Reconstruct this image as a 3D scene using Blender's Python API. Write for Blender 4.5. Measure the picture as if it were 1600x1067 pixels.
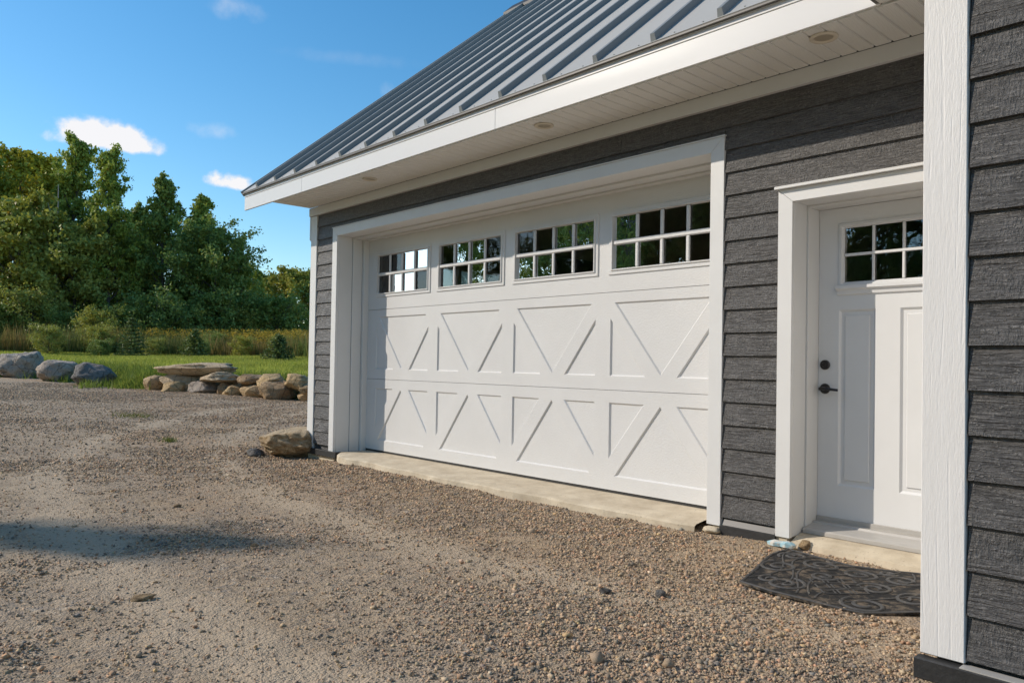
import bpy, bmesh, math, random
import numpy as np
from mathutils import Vector, Matrix, geometry

for o in list(bpy.data.objects):
    bpy.data.objects.remove(o)
scene = bpy.context.scene
C = scene.collection

# ------------------------------------------------------------------ camera
cam_data = bpy.data.cameras.new('camera')
cam = bpy.data.objects.new('camera', cam_data)
C.objects.link(cam)
RX, UX, FX = (0.67273641, 0.73968871, 0.01692147), (0.00274224, -0.02536306, 0.99967454), (-0.73987716, 0.67247106, 0.01909106)
CAM = (7.96503, -4.48254, 1.04821)
cam.matrix_world = Matrix(((RX[0], UX[0], -FX[0], CAM[0]),
                           (RX[1], UX[1], -FX[1], CAM[1]),
                           (RX[2], UX[2], -FX[2], CAM[2]),
                           (0, 0, 0, 1)))
cam_data.sensor_width = 36.0
cam_data.lens = 27.2044
cam_data.shift_y = 12.36 / 1600
cam_data.clip_end = 3000
scene.camera = cam

# ------------------------------------------------------------------ sun and sky
SUN_TO = Vector((-1.125, -1.0, 0.933)).normalized()      # direction towards the sun
SUN_EL = math.asin(SUN_TO.z)
SUN_ROT = math.atan2(SUN_TO.x, SUN_TO.y)
sun_data = bpy.data.lights.new('sun', 'SUN')
sun_data.energy = 3.9
sun_data.angle = math.radians(0.53)
sun_data.color = (1.0, 0.90, 0.77)
sun = bpy.data.objects.new('sun', sun_data)
C.objects.link(sun)
sun.rotation_euler = SUN_TO.to_track_quat('Z', 'Y').to_euler()
sun.location = (-20, -20, 30)

world = bpy.data.worlds.new('World')
scene.world = world
world.use_nodes = True
wt = world.node_tree
wt.nodes.clear()
SKY_STRENGTH = 0.125


def wn(kind, **kw):
    n = wt.nodes.new(kind)
    for k, v in kw.items():
        setattr(n, k, v)
    return n


def wmath(op, a, b=None, clamp=False):
    n = wn('ShaderNodeMath', operation=op)
    n.use_clamp = clamp
    for i, v in enumerate((a, b)):
        if v is None:
            continue
        if isinstance(v, (int, float)):
            n.inputs[i].default_value = v
        else:
            wt.links.new(v, n.inputs[i])
    return n.outputs[0]


sky = wn('ShaderNodeTexSky', sky_type='NISHITA')
sky.sun_disc = False
sky.sun_elevation = SUN_EL
sky.sun_rotation = SUN_ROT
sky.air_density = 1.0
sky.dust_density = 0.3
sky.ozone_density = 2.0
hsv = wn('ShaderNodeHueSaturation')
hsv.inputs['Saturation'].default_value = 1.33
hsv.inputs['Value'].default_value = 1.38
hsv.inputs['Hue'].default_value = .492
wt.links.new(sky.outputs[0], hsv.inputs['Color'])
tc = wn('ShaderNodeTexCoord')
noise = wn('ShaderNodeTexNoise')
noise.inputs['Scale'].default_value = 26.0
noise.inputs['Detail'].default_value = 7.0
noise.inputs['Roughness'].default_value = 0.55
wt.links.new(tc.outputs['Generated'], noise.inputs['Vector'])
nz = noise.outputs['Fac']


def cloud(centre, half_w, half_h, dens, soft=False):
    """cumulus with a flat base around one direction of the sky"""
    c = Vector(centre).normalized()
    r = c.cross(Vector((0, 0, 1))).normalized()
    u = r.cross(c)

    def dot(v):
        n = wn('ShaderNodeVectorMath', operation='DOT_PRODUCT')
        wt.links.new(tc.outputs['Generated'], n.inputs[0])
        n.inputs[1].default_value = v
        return n.outputs['Value']
    front = wmath('GREATER_THAN', dot(c), 0.5)
    a = wmath('DIVIDE', dot(r), half_w)
    b = wmath('DIVIDE', dot(u), half_h)
    b = wmath('MAXIMUM', b, wmath('MULTIPLY', b, -1.0 if soft else -2.6))      # steeper below: flat base
    d2 = wmath('ADD', wmath('MULTIPLY', a, a), wmath('MULTIPLY', b, b))
    body = wmath('SUBTRACT', 1.0, d2)
    body = wmath('ADD', body, wmath('MULTIPLY', wmath('SUBTRACT', nz, 0.5), 3.4))
    body = wmath('MULTIPLY', body, .55 if soft else 1.45, True)
    body = wmath('MULTIPLY', wmath('MULTIPLY', body, body), dens)
    return wmath('MULTIPLY', body, front)


CLOUDS = [((-.940, .242, .2385), .066, .027, .95), ((-.9058, .3677, .209), .034, .020, .97),
          ((-.904, .337, .2655), .036, .012, .55, True), ((-.8514, .3467, .3935), .040, .016, .5, True),
          ((-.7946, .5098, .3297), .012, .012, .7, True), ((-.838, .478, .372), .10, .010, .11, True),
          ((.3, .93, .22), .09, .035, .9), ((.85, .5, .26), .10, .04, .9), ((.8, -.5, .2), .08, .03, .9),
          ((.1, -.97, .24), .09, .035, .9), ((-.96, -.22, .22), .07, .03, .9), ((-.3, .2, .92), .12, .05, .4),
          ((.45, -.4, .75), .10, .05, .5)]
total = None
for c_ in CLOUDS:
    m_ = cloud(*c_)
    total = m_ if total is None else wmath('MAXIMUM', total, m_)
mixc = wn('ShaderNodeMix', data_type='RGBA')
wt.links.new(total, mixc.inputs['Factor'])
wt.links.new(hsv.outputs[0], mixc.inputs['A'])
mixc.inputs['B'].default_value = (7.7, 7.55, 7.6, 1)
bg = wn('ShaderNodeBackground')
bg.inputs['Strength'].default_value = SKY_STRENGTH
wt.links.new(mixc.outputs['Result'], bg.inputs['Color'])
wout = wn('ShaderNodeOutputWorld')
wt.links.new(bg.outputs[0], wout.inputs['Surface'])

cy = scene.cycles
cy.max_bounces = 7
cy.diffuse_bounces = 3
cy.glossy_bounces = 3
cy.transparent_max_bounces = 8
cy.caustics_reflective = False
cy.caustics_refractive = False
vs = scene.view_settings
vs.view_transform = 'Standard'
vs.look = 'None'
vs.exposure = 0.0
vs.gamma = 1.0
vs.use_curve_mapping = False

# ------------------------------------------------------------------ helpers
random.seed(7)
rng = np.random.default_rng(11)


class NT:
    """small node-tree builder for one material"""

    def __init__(self, name, rough=0.6, spec=0.5):
        self.m = bpy.data.materials.new(name)
        self.m.use_nodes = True
        self.t = self.m.node_tree
        self.p = self.t.nodes['Principled BSDF']
        self.p.inputs['Roughness'].default_value = rough
        self.p.inputs['Specular IOR Level'].default_value = spec
        self._tc = None

    def node(self, kind, **kw):
        n = self.t.nodes.new(kind)
        for k, v in kw.items():
            setattr(n, k, v)
        return n

    def put(self, sock, v):
        if isinstance(v, bpy.types.NodeSocket):
            self.t.links.new(v, sock)
        elif isinstance(v, (tuple, list)) and len(v) == 3 and sock.type == 'RGBA':
            sock.default_value = (*v, 1)
        else:
            sock.default_value = v

    def coord(self, kind='Object', scale=(1, 1, 1), rand=0.0):
        if self._tc is None:
            self._tc = self.node('ShaderNodeTexCoord')
        mp = self.node('ShaderNodeMapping')
        self.t.links.new(self._tc.outputs[kind], mp.inputs['Vector'])
        mp.inputs['Scale'].default_value = scale
        if rand:
            oi = self.node('ShaderNodeObjectInfo')
            mul = self.math('MULTIPLY', oi.outputs['Random'], rand)
            cb = self.node('ShaderNodeCombineXYZ')
            for i in range(3):
                self.t.links.new(mul, cb.inputs[i])
            self.t.links.new(cb.outputs[0], mp.inputs['Location'])
        return mp.outputs[0]

    def world(self, scale=(1, 1, 1)):
        g = self.node('ShaderNodeNewGeometry')
        mp = self.node('ShaderNodeMapping')
        self.t.links.new(g.outputs['Position'], mp.inputs['Vector'])
        mp.inputs['Scale'].default_value = scale
        return mp.outputs[0]

    def noise(self, vec, scale=5, detail=4, rough=0.55, dist=0.0):
        n = self.node('ShaderNodeTexNoise')
        self.put(n.inputs['Vector'], vec)
        n.inputs['Scale'].default_value = scale
        n.inputs['Detail'].default_value = detail
        n.inputs['Roughness'].default_value = rough
        n.inputs['Distortion'].default_value = dist
        return n.outputs['Fac']

    def voronoi(self, vec, scale=5, feature='F1', out='Distance', rnd=1.0):
        n = self.node('ShaderNodeTexVoronoi', feature=feature)
        self.put(n.inputs['Vector'], vec)
        n.inputs['Scale'].default_value = scale
        n.inputs['Randomness'].default_value = rnd
        return n.outputs[out]

    def math(self, op, a, b=0.0, clamp=False):
        n = self.node('ShaderNodeMath', operation=op)
        n.use_clamp = clamp
        self.put(n.inputs[0], a)
        self.put(n.inputs[1], b)
        return n.outputs[0]

    def ramp(self, fac, stops, interp='LINEAR'):
        n = self.node('ShaderNodeValToRGB')
        n.color_ramp.interpolation = interp
        el = n.color_ramp.elements
        while len(el) < len(stops):
            el.new(0.5)
        for e, (p, c) in zip(el, stops):
            e.position = p
            e.color = (*c, 1) if len(c) == 3 else c
        self.put(n.inputs[0], fac)
        return n.outputs[0]

    def mix(self, fac, a, b, blend='MIX'):
        n = self.node('ShaderNodeMix', data_type='RGBA', blend_type=blend)
        self.put(n.inputs['Factor'], fac)
        self.put(n.inputs['A'], a)
        self.put(n.inputs['B'], b)
        return n.outputs['Result']

    def bump(self, height, strength=0.3, dist=0.01, normal=None):
        n = self.node('ShaderNodeBump')
        n.inputs['Strength'].default_value = strength
        n.inputs['Distance'].default_value = dist
        self.put(n.inputs['Height'], height)
        if normal is not None:
            self.put(n.inputs['Normal'], normal)
        return n.outputs[0]

    def attr(self, name, out='Color'):
        n = self.node('ShaderNodeAttribute', attribute_name=name)
        return n.outputs[out]

    def color(self, v):
        self.put(self.p.inputs['Base Color'], v)
        return self

    def normal(self, v):
        self.put(self.p.inputs['Normal'], v)
        return self


class MB:
    """collects shapes in scene coordinates; build() links ONE mesh object"""

    def __init__(self):
        self.v = []
        self.f = []

    def poly(self, pts, faces):
        b = len(self.v)
        self.v += [tuple(p) for p in pts]
        self.f += [tuple(b + i for i in f) for f in faces]
        return self

    def box(self, x0, x1, y0, y1, z0, z1):
        return self.poly([(x0, y0, z0), (x1, y0, z0), (x1, y1, z0), (x0, y1, z0), (x0, y0, z1), (x1, y0, z1), (x1, y1, z1), (x0, y1, z1)],
                         [(0, 3, 2, 1), (4, 5, 6, 7), (0, 1, 5, 4), (1, 2, 6, 5), (2, 3, 7, 6), (3, 0, 4, 7)])

    def prism_y(self, xz, y0, y1):
        """polygon in x,z (counter-clockwise seen from -y) pulled from y0 to y1"""
        n = len(xz)
        pts = [(x, y0, z) for x, z in xz] + [(x, y1, z) for x, z in xz]
        fs = [tuple(range(n)), tuple(range(2 * n - 1, n - 1, -1))]
        fs += [(i, i + n, (i + 1) % n + n, (i + 1) % n) for i in range(n)]
        return self.poly(pts, fs)

    def prism_x(self, yz, x0, x1):
        n = len(yz)
        pts = [(x0, y, z) for y, z in yz] + [(x1, y, z) for y, z in yz]
        fs = [tuple(range(n - 1, -1, -1)), tuple(range(n, 2 * n))]
        fs += [(i, (i + 1) % n, (i + 1) % n + n, i + n) for i in range(n)]
        return self.poly(pts, fs)

    def tube(self, pts, radii, seg=8, cap=True):
        b = len(self.v)
        n = len(pts)
        P = [Vector(p) for p in pts]
        for i, p in enumerate(P):
            t = (P[min(i + 1, n - 1)] - P[max(i - 1, 0)]).normalized()
            a = t.orthogonal().normalized() if abs(t.z) > .95 else t.cross(Vector((0, 0, 1))).normalized()
            c = t.cross(a)
            for k in range(seg):
                th = 2 * math.pi * k / seg
                self.v.append(tuple(p + (a * math.cos(th) + c * math.sin(th)) * radii[i]))
        for i in range(n - 1):
            for k in range(seg):
                k2 = (k + 1) % seg
                self.f.append((b + i * seg + k, b + i * seg + k2, b + (i + 1) * seg + k2, b + (i + 1) * seg + k))
        if cap:
            self.f.append(tuple(b + k for k in range(seg - 1, -1, -1)))
            self.f.append(tuple(b + (n - 1) * seg + k for k in range(seg)))
        return self

    def mesh(self, name, mat=None, bevel=0.0, smooth=False):
        me = bpy.data.meshes.new(name)
        me.from_pydata(self.v, [], self.f)
        bm = bmesh.new()
        bm.from_mesh(me)
        bmesh.ops.recalc_face_normals(bm, faces=bm.faces)
        if bevel:
            bmesh.ops.bevel(bm, geom=list(bm.edges), offset=bevel, segments=1, affect='EDGES', clamp_overlap=True)
        bm.to_mesh(me)
        bm.free()
        if smooth:
            me.shade_smooth()
        if mat:
            me.materials.append(mat)
        return me

    def build(self, name, mat, parent=None, bevel=0.0, smooth=False):
        return link(name, self.mesh(name, mat, bevel, smooth), parent)


def link(name, me, parent=None, loc=None):
    o = bpy.data.objects.new(name, me)
    C.objects.link(o)
    if parent is not None:
        o.parent = parent
    if loc is not None:
        o.location = loc
    return o


def tag(o, label=None, cat=None, group=None, kind=None):
    for k, v in (('label', label), ('category', cat), ('group', group), ('kind', kind)):
        if v:
            o[k] = v
    return o


def empty(name, loc=(0, 0, 0), rz=0.0):
    o = bpy.data.objects.new(name, None)
    C.objects.link(o)
    o.location = loc
    o.rotation_euler = (0, 0, rz)
    o.empty_display_size = 0.3
    return o


def npmesh(name, verts, faces, mat=None, colors=None, smooth=False):
    """verts (N,3), faces (M,k) all the same size"""
    me = bpy.data.meshes.new(name)
    n, (m, k) = len(verts), faces.shape
    me.vertices.add(n)
    me.vertices.foreach_set('co', np.ascontiguousarray(verts, dtype=np.float32).ravel())
    me.loops.add(m * k)
    me.loops.foreach_set('vertex_index', np.ascontiguousarray(faces, dtype=np.int32).ravel())
    me.polygons.add(m)
    me.polygons.foreach_set('loop_start', np.arange(0, m * k, k, dtype=np.int32))
    me.polygons.foreach_set('loop_total', np.full(m, k, dtype=np.int32))
    if smooth:
        me.polygons.foreach_set('use_smooth', np.ones(m, dtype=bool))
    me.update(calc_edges=True)
    if colors is not None:
        a = me.color_attributes.new('col', 'FLOAT_COLOR', 'POINT')
        c4 = np.ones((n, 4), dtype=np.float32)
        c4[:, :3] = colors
        a.data.foreach_set('color', c4.ravel())
    if mat:
        me.materials.append(mat)
    return me


def vnoise(x, y, seed=0):
    """2-D value noise in 0..1, numpy"""
    xi, yi = np.floor(x).astype(np.int64), np.floor(y).astype(np.int64)
    xf, yf = x - xi, y - yi
    xf, yf = xf * xf * (3 - 2 * xf), yf * yf * (3 - 2 * yf)

    def hsh(a, b):
        h = (a * 374761393 + b * 668265263 + seed * 982451653) & 0xffffffff
        h = ((h ^ (h >> 13)) * 1274126177) & 0xffffffff
        return ((h ^ (h >> 16)) & 0xffff) / 65535.0
    a, b, c, d = hsh(xi, yi), hsh(xi + 1, yi), hsh(xi, yi + 1), hsh(xi + 1, yi + 1)
    return (a * (1 - xf) + b * xf) * (1 - yf) + (c * (1 - xf) + d * xf) * yf


def fbm(x, y, seed=0, octv=4):
    s, a, t = 0, 0.5, 0
    for i in range(octv):
        s = s + a * vnoise(x * 2 ** i, y * 2 ** i, seed + i)
        t += a
        a *= 0.5
    return s / t


# ------------------------------------------------------------------ materials
def mat_white(name, col=(.74, .73, .71), rough=.42, grain=0.0):
    n = NT(name, rough)
    co = n.coord('Object')
    d = n.noise(co, 2.2, 5, .6)
    n.color(n.mix(n.ramp(d, [(.35, (0, 0, 0)), (.75, (1, 1, 1))]), tuple(c * .94 for c in col), col))
    if grain:
        g = n.noise(n.coord('Object', (.6, 1, 1)), 85, 4, .65)
        n.normal(n.bump(g, grain, .004))
    return n.m


M = {}
M['trim'] = mat_white('white_trim_paint')
M['jamb'] = mat_white('white_jamb_paint', (.72, .71, .69), .5)
M['door'] = mat_white('white_door_skin', (.71, .70, .69), .34, .6)
M['entry'] = mat_white('white_entry_door_paint', (.75, .75, .75), .35)

n = NT('white_fascia_metal', .32)
co = n.coord('Object', (1, 1, 4))
n.color((.73, .71, .68))
n.normal(n.bump(n.noise(co, 1.1, 1, .4), .10, .03))
M['fascia'] = n.m

n = NT('soffit_vinyl', .5)
v = n.voronoi(n.coord('Object', (1, .42, 1)), 150, rnd=0.0)
pf = n.ramp(v, [(.20, (1, 1, 1)), (.42, (0, 0, 0))])
n.color(n.mix(pf, (.82, .80, .75), (.58, .56, .52)))
n.normal(n.bump(pf, .4, -.003))
M['soffit'] = n.m

n = NT('rough_sawn_white_board', .5)
g1 = n.noise(n.coord('Object', (1, 1, .16)), 150, 5, .6, .5)
g2 = n.noise(n.coord('Object', (1, 1, .10)), 22, 3, .55, 1.4)
wv = n.node('ShaderNodeTexWave', wave_type='BANDS', bands_direction='X')
n.put(wv.inputs['Vector'], n.coord('Object', (1, 1, .07)))
wv.inputs['Scale'].default_value = 9
wv.inputs['Distortion'].default_value = 14
wv.inputs['Detail'].default_value = 2
wv.inputs['Detail Scale'].default_value = .8
line = n.math('MULTIPLY', n.ramp(wv.outputs['Fac'], [(.0, (1, 1, 1)), (.10, (0, 0, 0))]), n.ramp(g2, [(.50, (0, 0, 0)), (.62, (1, 1, 1))]))
hgt = n.math('SUBTRACT', n.math('ADD', g1, n.math('MULTIPLY', g2, .35)), n.math('MULTIPLY', line, .55))
n.color(n.mix(g2, (.70, .67, .64), (.77, .75, .73)))
n.normal(n.bump(hgt, .42, .004))
M['rough_white'] = n.m

n = NT('charcoal_cedar_grain_siding', .50, 1.0)
r = 37.0
fine = n.noise(n.coord('Object', (.12, 1, 1), r), 105, 5, .66, .6)
saw = n.noise(n.coord('Object', (1, 1, .38), r), 95, 4, .65, .2)
patch = n.ramp(n.noise(n.coord('Object', (.6, 1, 1.6), r), 4.2, 3, .5), [(.46, (0, 0, 0)), (.62, (1, 1, 1))])
wv = n.node('ShaderNodeTexWave', wave_type='BANDS', bands_direction='Z')
n.put(wv.inputs['Vector'], n.coord('Object', (.10, 1, 1), r))
wv.inputs['Scale'].default_value = 12
wv.inputs['Distortion'].default_value = 16
wv.inputs['Detail'].default_value = 3
wv.inputs['Detail Scale'].default_value = .6
ring = n.math('MULTIPLY', n.ramp(wv.outputs['Fac'], [(.0, (0, 0, 0)), (.12, (1, 1, 1))]), n.ramp(n.noise(n.coord('Object', (.5, 1, 1), r), 7, 2, .5), [(.50, (.05, .05, .05)), (.64, (.6, .6, .6))]))
spk = n.ramp(n.noise(n.coord('Object', (.45, 1, 1), r), 120, 2, .5), [(.60, (0, 0, 0)), (.68, (1, 1, 1))])
h1 = n.math('ADD', n.math('MULTIPLY', fine, 1.1), ring)
h2 = n.math('ADD', n.math('MULTIPLY', saw, 1.3), n.math('MULTIPLY', fine, .5))
hgt = n.math('ADD', n.mix(patch, h1, h2), n.math('MULTIPLY', spk, .35))
oi = n.node('ShaderNodeObjectInfo')
base = n.mix(oi.outputs['Random'], (.032, .030, .029), (.050, .046, .044))
gr = n.math('ADD', n.math('MULTIPLY', fine, .65), n.math('MULTIPLY', saw, .35))
cl = n.mix(n.ramp(gr, [(.40, (0, 0, 0)), (.62, (1, 1, 1))]), n.mix(.5, base, (.014, .013, .013)), n.mix(.55, base, (.20, .186, .176)))
n.color(n.mix(n.math('MULTIPLY', spk, .5), cl, (.30, .28, .26)))  # pale flecks: sun glints painted into the siding colour
n.normal(n.bump(hgt, 1.0, .015))
M['siding'] = n.m

n = NT('grey_standing_seam_metal', .6, .3)
co = n.coord('Object')
n.color(n.mix(n.noise(co, 1.3, 4), (.40, .39, .36), (.46, .445, .415)))
n.normal(n.bump(n.noise(n.coord('Object', (1, .3, .3)), 4, 2), .12, .02))
M['roof'] = n.m
n = NT('shade_toned_seam_metal', .55, .35)
n.color((.23, .245, .245))  # darker than the pans: shade of the ribs put into the colour
M['seam'] = n.m
n = NT('dark_drip_metal', .45)
n.color((.13, .12, .11))
M['drip'] = n.m
n = NT('black_membrane', .55)
n.color(n.mix(n.noise(n.coord('Object'), 40, 4), (.012, .012, .013), (.035, .034, .033)))
n.normal(n.bump(n.noise(n.coord('Object'), 30, 4), .3, .01))
M['black'] = n.m
n = NT('black_hardware', .35)
n.color((.012, .012, .013))
M['hardware'] = n.m
n = NT('grey_sill_metal', .4)
n.color(n.mix(n.noise(n.coord('Object', (1, 6, 6)), 8, 4), (.36, .34, .31), (.50, .48, .45)))
M['sill'] = n.m
n = NT('pale_concrete', .85)
co = n.coord('Object')
c1 = n.mix(n.ramp(n.noise(co, 5, 6, .65), [(.35, (0, 0, 0)), (.68, (1, 1, 1))]), (.46, .38, .27), (.64, .55, .41))
c1 = n.mix(n.ramp(n.noise(co, 60, 3, .6), [(.62, (0, 0, 0)), (.75, (1, 1, 1))]), c1, (.25, .20, .15))
n.color(c1)
n.normal(n.bump(n.noise(co, 70, 5, .6), .35, .006))
M['concrete'] = n.m
n = NT('interior_brown', .9)
n.color(n.mix(n.noise(n.coord('Object'), 3, 3), (.60, .52, .44), (.70, .61, .52)))
M['interior'] = n.m
n = NT('downlight_plastic', .5)
n.color((.62, .55, .44))
M['downlight'] = n.m
n = NT('downlight_lens', .3)
n.color((.38, .33, .25))
M['lens'] = n.m

# window glass: clear sheet that reflects by Fresnel
def glass(name, f0=.0, wav=.0):
    n = NT(name)
    t = n.t
    out = [x for x in t.nodes if x.type == 'OUTPUT_MATERIAL'][0]
    gl = n.node('ShaderNodeBsdfGlossy')
    gl.inputs['Roughness'].default_value = .0
    gl.inputs['Color'].default_value = (.95, .98, 1, 1)
    tr = n.node('ShaderNodeBsdfTransparent')
    tr.inputs['Color'].default_value = (.74, .73, .70, 1)
    fr = n.node('ShaderNodeFresnel')
    fr.inputs['IOR'].default_value = 1.6
    fac = n.math('ADD', n.math('MULTIPLY', fr.outputs[0], .9), f0, True)
    if wav:
        b = n.bump(n.noise(n.coord('Object'), 7, 2, .5), wav, .02)
        t.links.new(b, gl.inputs['Normal'])
    mx = n.node('ShaderNodeMixShader')
    t.links.new(fac, mx.inputs[0])
    t.links.new(tr.outputs[0], mx.inputs[1])
    t.links.new(gl.outputs[0], mx.inputs[2])
    t.links.new(mx.outputs[0], out.inputs['Surface'])
    t.nodes.remove(n.p)
    return n.m


M['glass'] = glass('window_glass', .01, .05)
M['glass_entry'] = glass('wavy_door_glass', .10, .14)

# ------------------------------------------------------------------ terrain
YARD = [(-23.0, -9.0), (-21.9, .5), (-18.4, 1.6), (-15.7, 2.1), (-14.5, 1.65), (-13.8, 2.35), (-13.4, 2.85), (-8.3, 4.95), (-6.0, 7.0), (-6.0, 16.0), (26, 16), (26, -15), (-15, -15)]


def yard_sd(x, y):
    """signed distance to the edge of the gravel yard, negative inside"""
    d = np.full(np.shape(x), 1e9)
    inside = np.zeros(np.shape(x), dtype=bool)
    n_ = len(YARD)
    for i in range(n_):
        ax, ay = YARD[i]
        bx, by = YARD[(i + 1) % n_]
        ex, ey = bx - ax, by - ay
        t = np.clip(((x - ax) * ex + (y - ay) * ey) / (ex * ex + ey * ey), 0, 1)
        d = np.minimum(d, np.hypot(x - ax - t * ex, y - ay - t * ey))
        cond = ((ay > y) != (by > y)) & (x < (bx - ax) * (y - ay) / ((by - ay) if by != ay else 1e-9) + ax)
        inside ^= cond
    return np.where(inside, -d, d)


def ground_h(x, y, fine=True):
    h = -.06 + .022 * np.clip(-x - 1, 0, 34)
    h = h - .065 * np.exp(-((x + .55) ** 2 + (y + .15) ** 2) / .7)
    h = h + .022 * np.exp(-((x - 6.0) ** 2 / 1.2 + (y + .35) ** 2 / .4))
    h = h + .05 * (fbm(x * .35, y * .35, 3, 3) - .5) * np.clip((np.hypot(x - 3, y + .2) - 1.5) / 6, 0, 1)
    if fine:
        near = np.clip(1.6 - np.hypot(x - 7, y + 4) / 14, 0, 1)
        h = h + (.030 * (fbm(x * 2.2, y * 2.2, 9, 3) - .5) + .016 * (fbm(x * 9, y * 9, 21, 2) - .5)) * near
    return h


def lawn_h(x, y):
    sd = yard_sd(x, y)
    step = np.clip(sd / 1.1, 0, 1)
    far = np.clip(sd - 1.0, 0, 40)
    h = ground_h(np.clip(x, -22, 99), y, False) - .05 + .50 * step ** .7 + .031 * far
    return h + .12 * (fbm(x * .3, y * .3, 5, 3) - .5) * np.clip(sd / 3, 0, 1)


def axis(c, lo, hi, s0, k):
    a, p = [c], c
    while p < hi:
        p += s0 + k * abs(p - c)
        a.append(p)
    p = c
    while p > lo:
        p -= s0 + k * abs(p - c)
        a.insert(0, p)
    return np.array(a)


def grid_mesh(name, xs, ys, hf, mat):
    X, Y = np.meshgrid(xs, ys)
    Z = hf(X, Y)
    v = np.stack([X.ravel(), Y.ravel(), Z.ravel()], 1)
    nx, ny = len(xs), len(ys)
    i = (np.arange(ny - 1)[:, None] * nx + np.arange(nx - 1)[None, :]).ravel()
    f = np.stack([i, i + 1, i + nx + 1, i + nx], 1)
    return npmesh(name, v, f, mat, smooth=True), X, Y


n = NT('sandy_gravel_ground', .95, .2)
wc = n.world()
big = n.noise(wc, .42, 4, .55)
mid = n.noise(wc, 1.9, 5, .6)


def cells(scale):
    c = n.node('ShaderNodeTexVoronoi')
    n.put(c.inputs['Vector'], wc)
    c.inputs['Scale'].default_value = scale
    sc_ = n.node('ShaderNodeSeparateColor')
    n.t.links.new(c.outputs['Color'], sc_.inputs[0])
    return c.outputs['Distance'], sc_.outputs[0]


d1, r1 = cells(95)
d2, r2 = cells(38)
STOPS = [(0, (.10, .09, .08)), (.14, (.28, .225, .17)), (.45, (.46, .36, .26)), (.66, (.54, .39, .26)), (.80, (.22, .21, .205)), (.88, (.50, .37, .24)), (1, (.66, .56, .44))]
peb1, peb2 = n.ramp(r1, STOPS), n.ramp(r2, STOPS)
sand = n.mix(n.ramp(mid, [(.3, (0, 0, 0)), (.72, (1, 1, 1))]), (.44, .325, .205), (.60, .455, .305))
red = n.ramp(n.noise(n.world((.10, .45, 1)), 1.0, 3, .5), [(.50, (0, 0, 0)), (.64, (1, 1, 1))])
sand = n.mix(n.math('MULTIPLY', red, .6), sand, (.50, .315, .175))
streak = n.noise(n.world((.9, .9, 1)), 7.5, 5, .7)
gm = n.ramp(n.math('ADD', n.math('MULTIPLY', big, .55), n.math('MULTIPLY', streak, .5)), [(.44, (0, 0, 0)), (.60, (1, 1, 1))])
peb = n.mix(n.ramp(n.noise(wc, 3.1, 3, .6), [(.48, (0, 0, 0)), (.56, (1, 1, 1))]), peb1, peb2)
col = n.mix(n.math('ADD', n.math('MULTIPLY', gm, .62), .16), sand, peb)
fine = n.noise(wc, 150, 3, .65)
col = n.mix(n.ramp(fine, [(.28, (.8, .8, .8)), (.40, (0, 0, 0))]), col, (.16, .13, .10))  # dark specks: small shadows among the grains, painted by noise
col = n.mix(n.ramp(n.noise(wc, 24, 4, .7), [(.28, (.7, .7, .7)), (.38, (0, 0, 0))]), col, (.28, .235, .185))
col = n.mix(n.ramp(n.noise(wc, 8.5, 6, .75), [(.33, (.6, .6, .6)), (.43, (0, 0, 0))]), col, (.34, .285, .225))
pos = n.node('ShaderNodeSeparateXYZ')
n.t.links.new(wc, pos.inputs[0])
dx_ = n.math('SUBTRACT', pos.outputs[0], 3.4)
dy_ = n.math('SUBTRACT', pos.outputs[1], 10.0)
rad = n.math('SQRT', n.math('ADD', n.math('MULTIPLY', dx_, dx_), n.math('MULTIPLY', dy_, dy_)))
rad = n.math('ADD', rad, n.math('MULTIPLY', n.noise(wc, .8, 3, .5), .5))
trk = n.math('ABSOLUTE', n.math('SUBTRACT', n.math('ABSOLUTE', n.math('SUBTRACT', rad, 12.75)), .78))
trk = n.ramp(n.math('ADD', trk, n.math('MULTIPLY', n.noise(wc, 5, 4, .65), .25)), [(.22, (.75, .75, .75)), (.40, (0, 0, 0))])
col = n.mix(trk, col, n.mix(fine, (.50, .385, .26), (.66, .52, .37)))
n.color(col)
hh = n.math('ADD', n.math('MULTIPLY', n.math('SUBTRACT', 1.0, d1), n.math('ADD', n.math('MULTIPLY', gm, .8), .3)), n.math('ADD', n.math('MULTIPLY', n.noise(wc, 110, 4, .65), .9), n.math('MULTIPLY', n.noise(wc, 26, 4, .7), 2.2)))
far_b = n.bump(n.noise(wc, 6.5, 6, .72), .5, .07)
n.normal(n.bump(hh, .75, .011, far_b))
M['gravel_ground'] = n.m

n = NT('lawn_soil_and_turf', .9, .2)
wc = n.world()
n.color(n.mix(n.noise(wc, 2.5, 5, .65), (.14, .20, .035), (.26, .30, .06)))
n.normal(n.bump(n.noise(wc, 30, 4, .7), .8, .05))
M['lawn'] = n.m

gx = axis(5.6, -700, 700, .055, .03)
gy = axis(-1.8, -700, 700, .055, .03)
me, _, _ = grid_mesh('ground', gx, gy, ground_h, M['gravel_ground'])
tag(link('ground', me), kind='structure')
lx = axis(-16, -700, 700, .28, .05)
ly = axis(5, -700, 700, .28, .05)
me, LX, LY = grid_mesh('lawn', lx, ly, lawn_h, M['lawn'])
bm = bmesh.new()
bm.from_mesh(me)
sdv = yard_sd(LX.ravel(), LY.ravel())
bm.verts.ensure_lookup_table()
bmesh.ops.delete(bm, geom=[bm.verts[i] for i in np.nonzero(sdv < -.45)[0]], context='VERTS')
bm.to_mesh(me)
bm.free()
tag(link('lawn', me), kind='structure')

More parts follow.
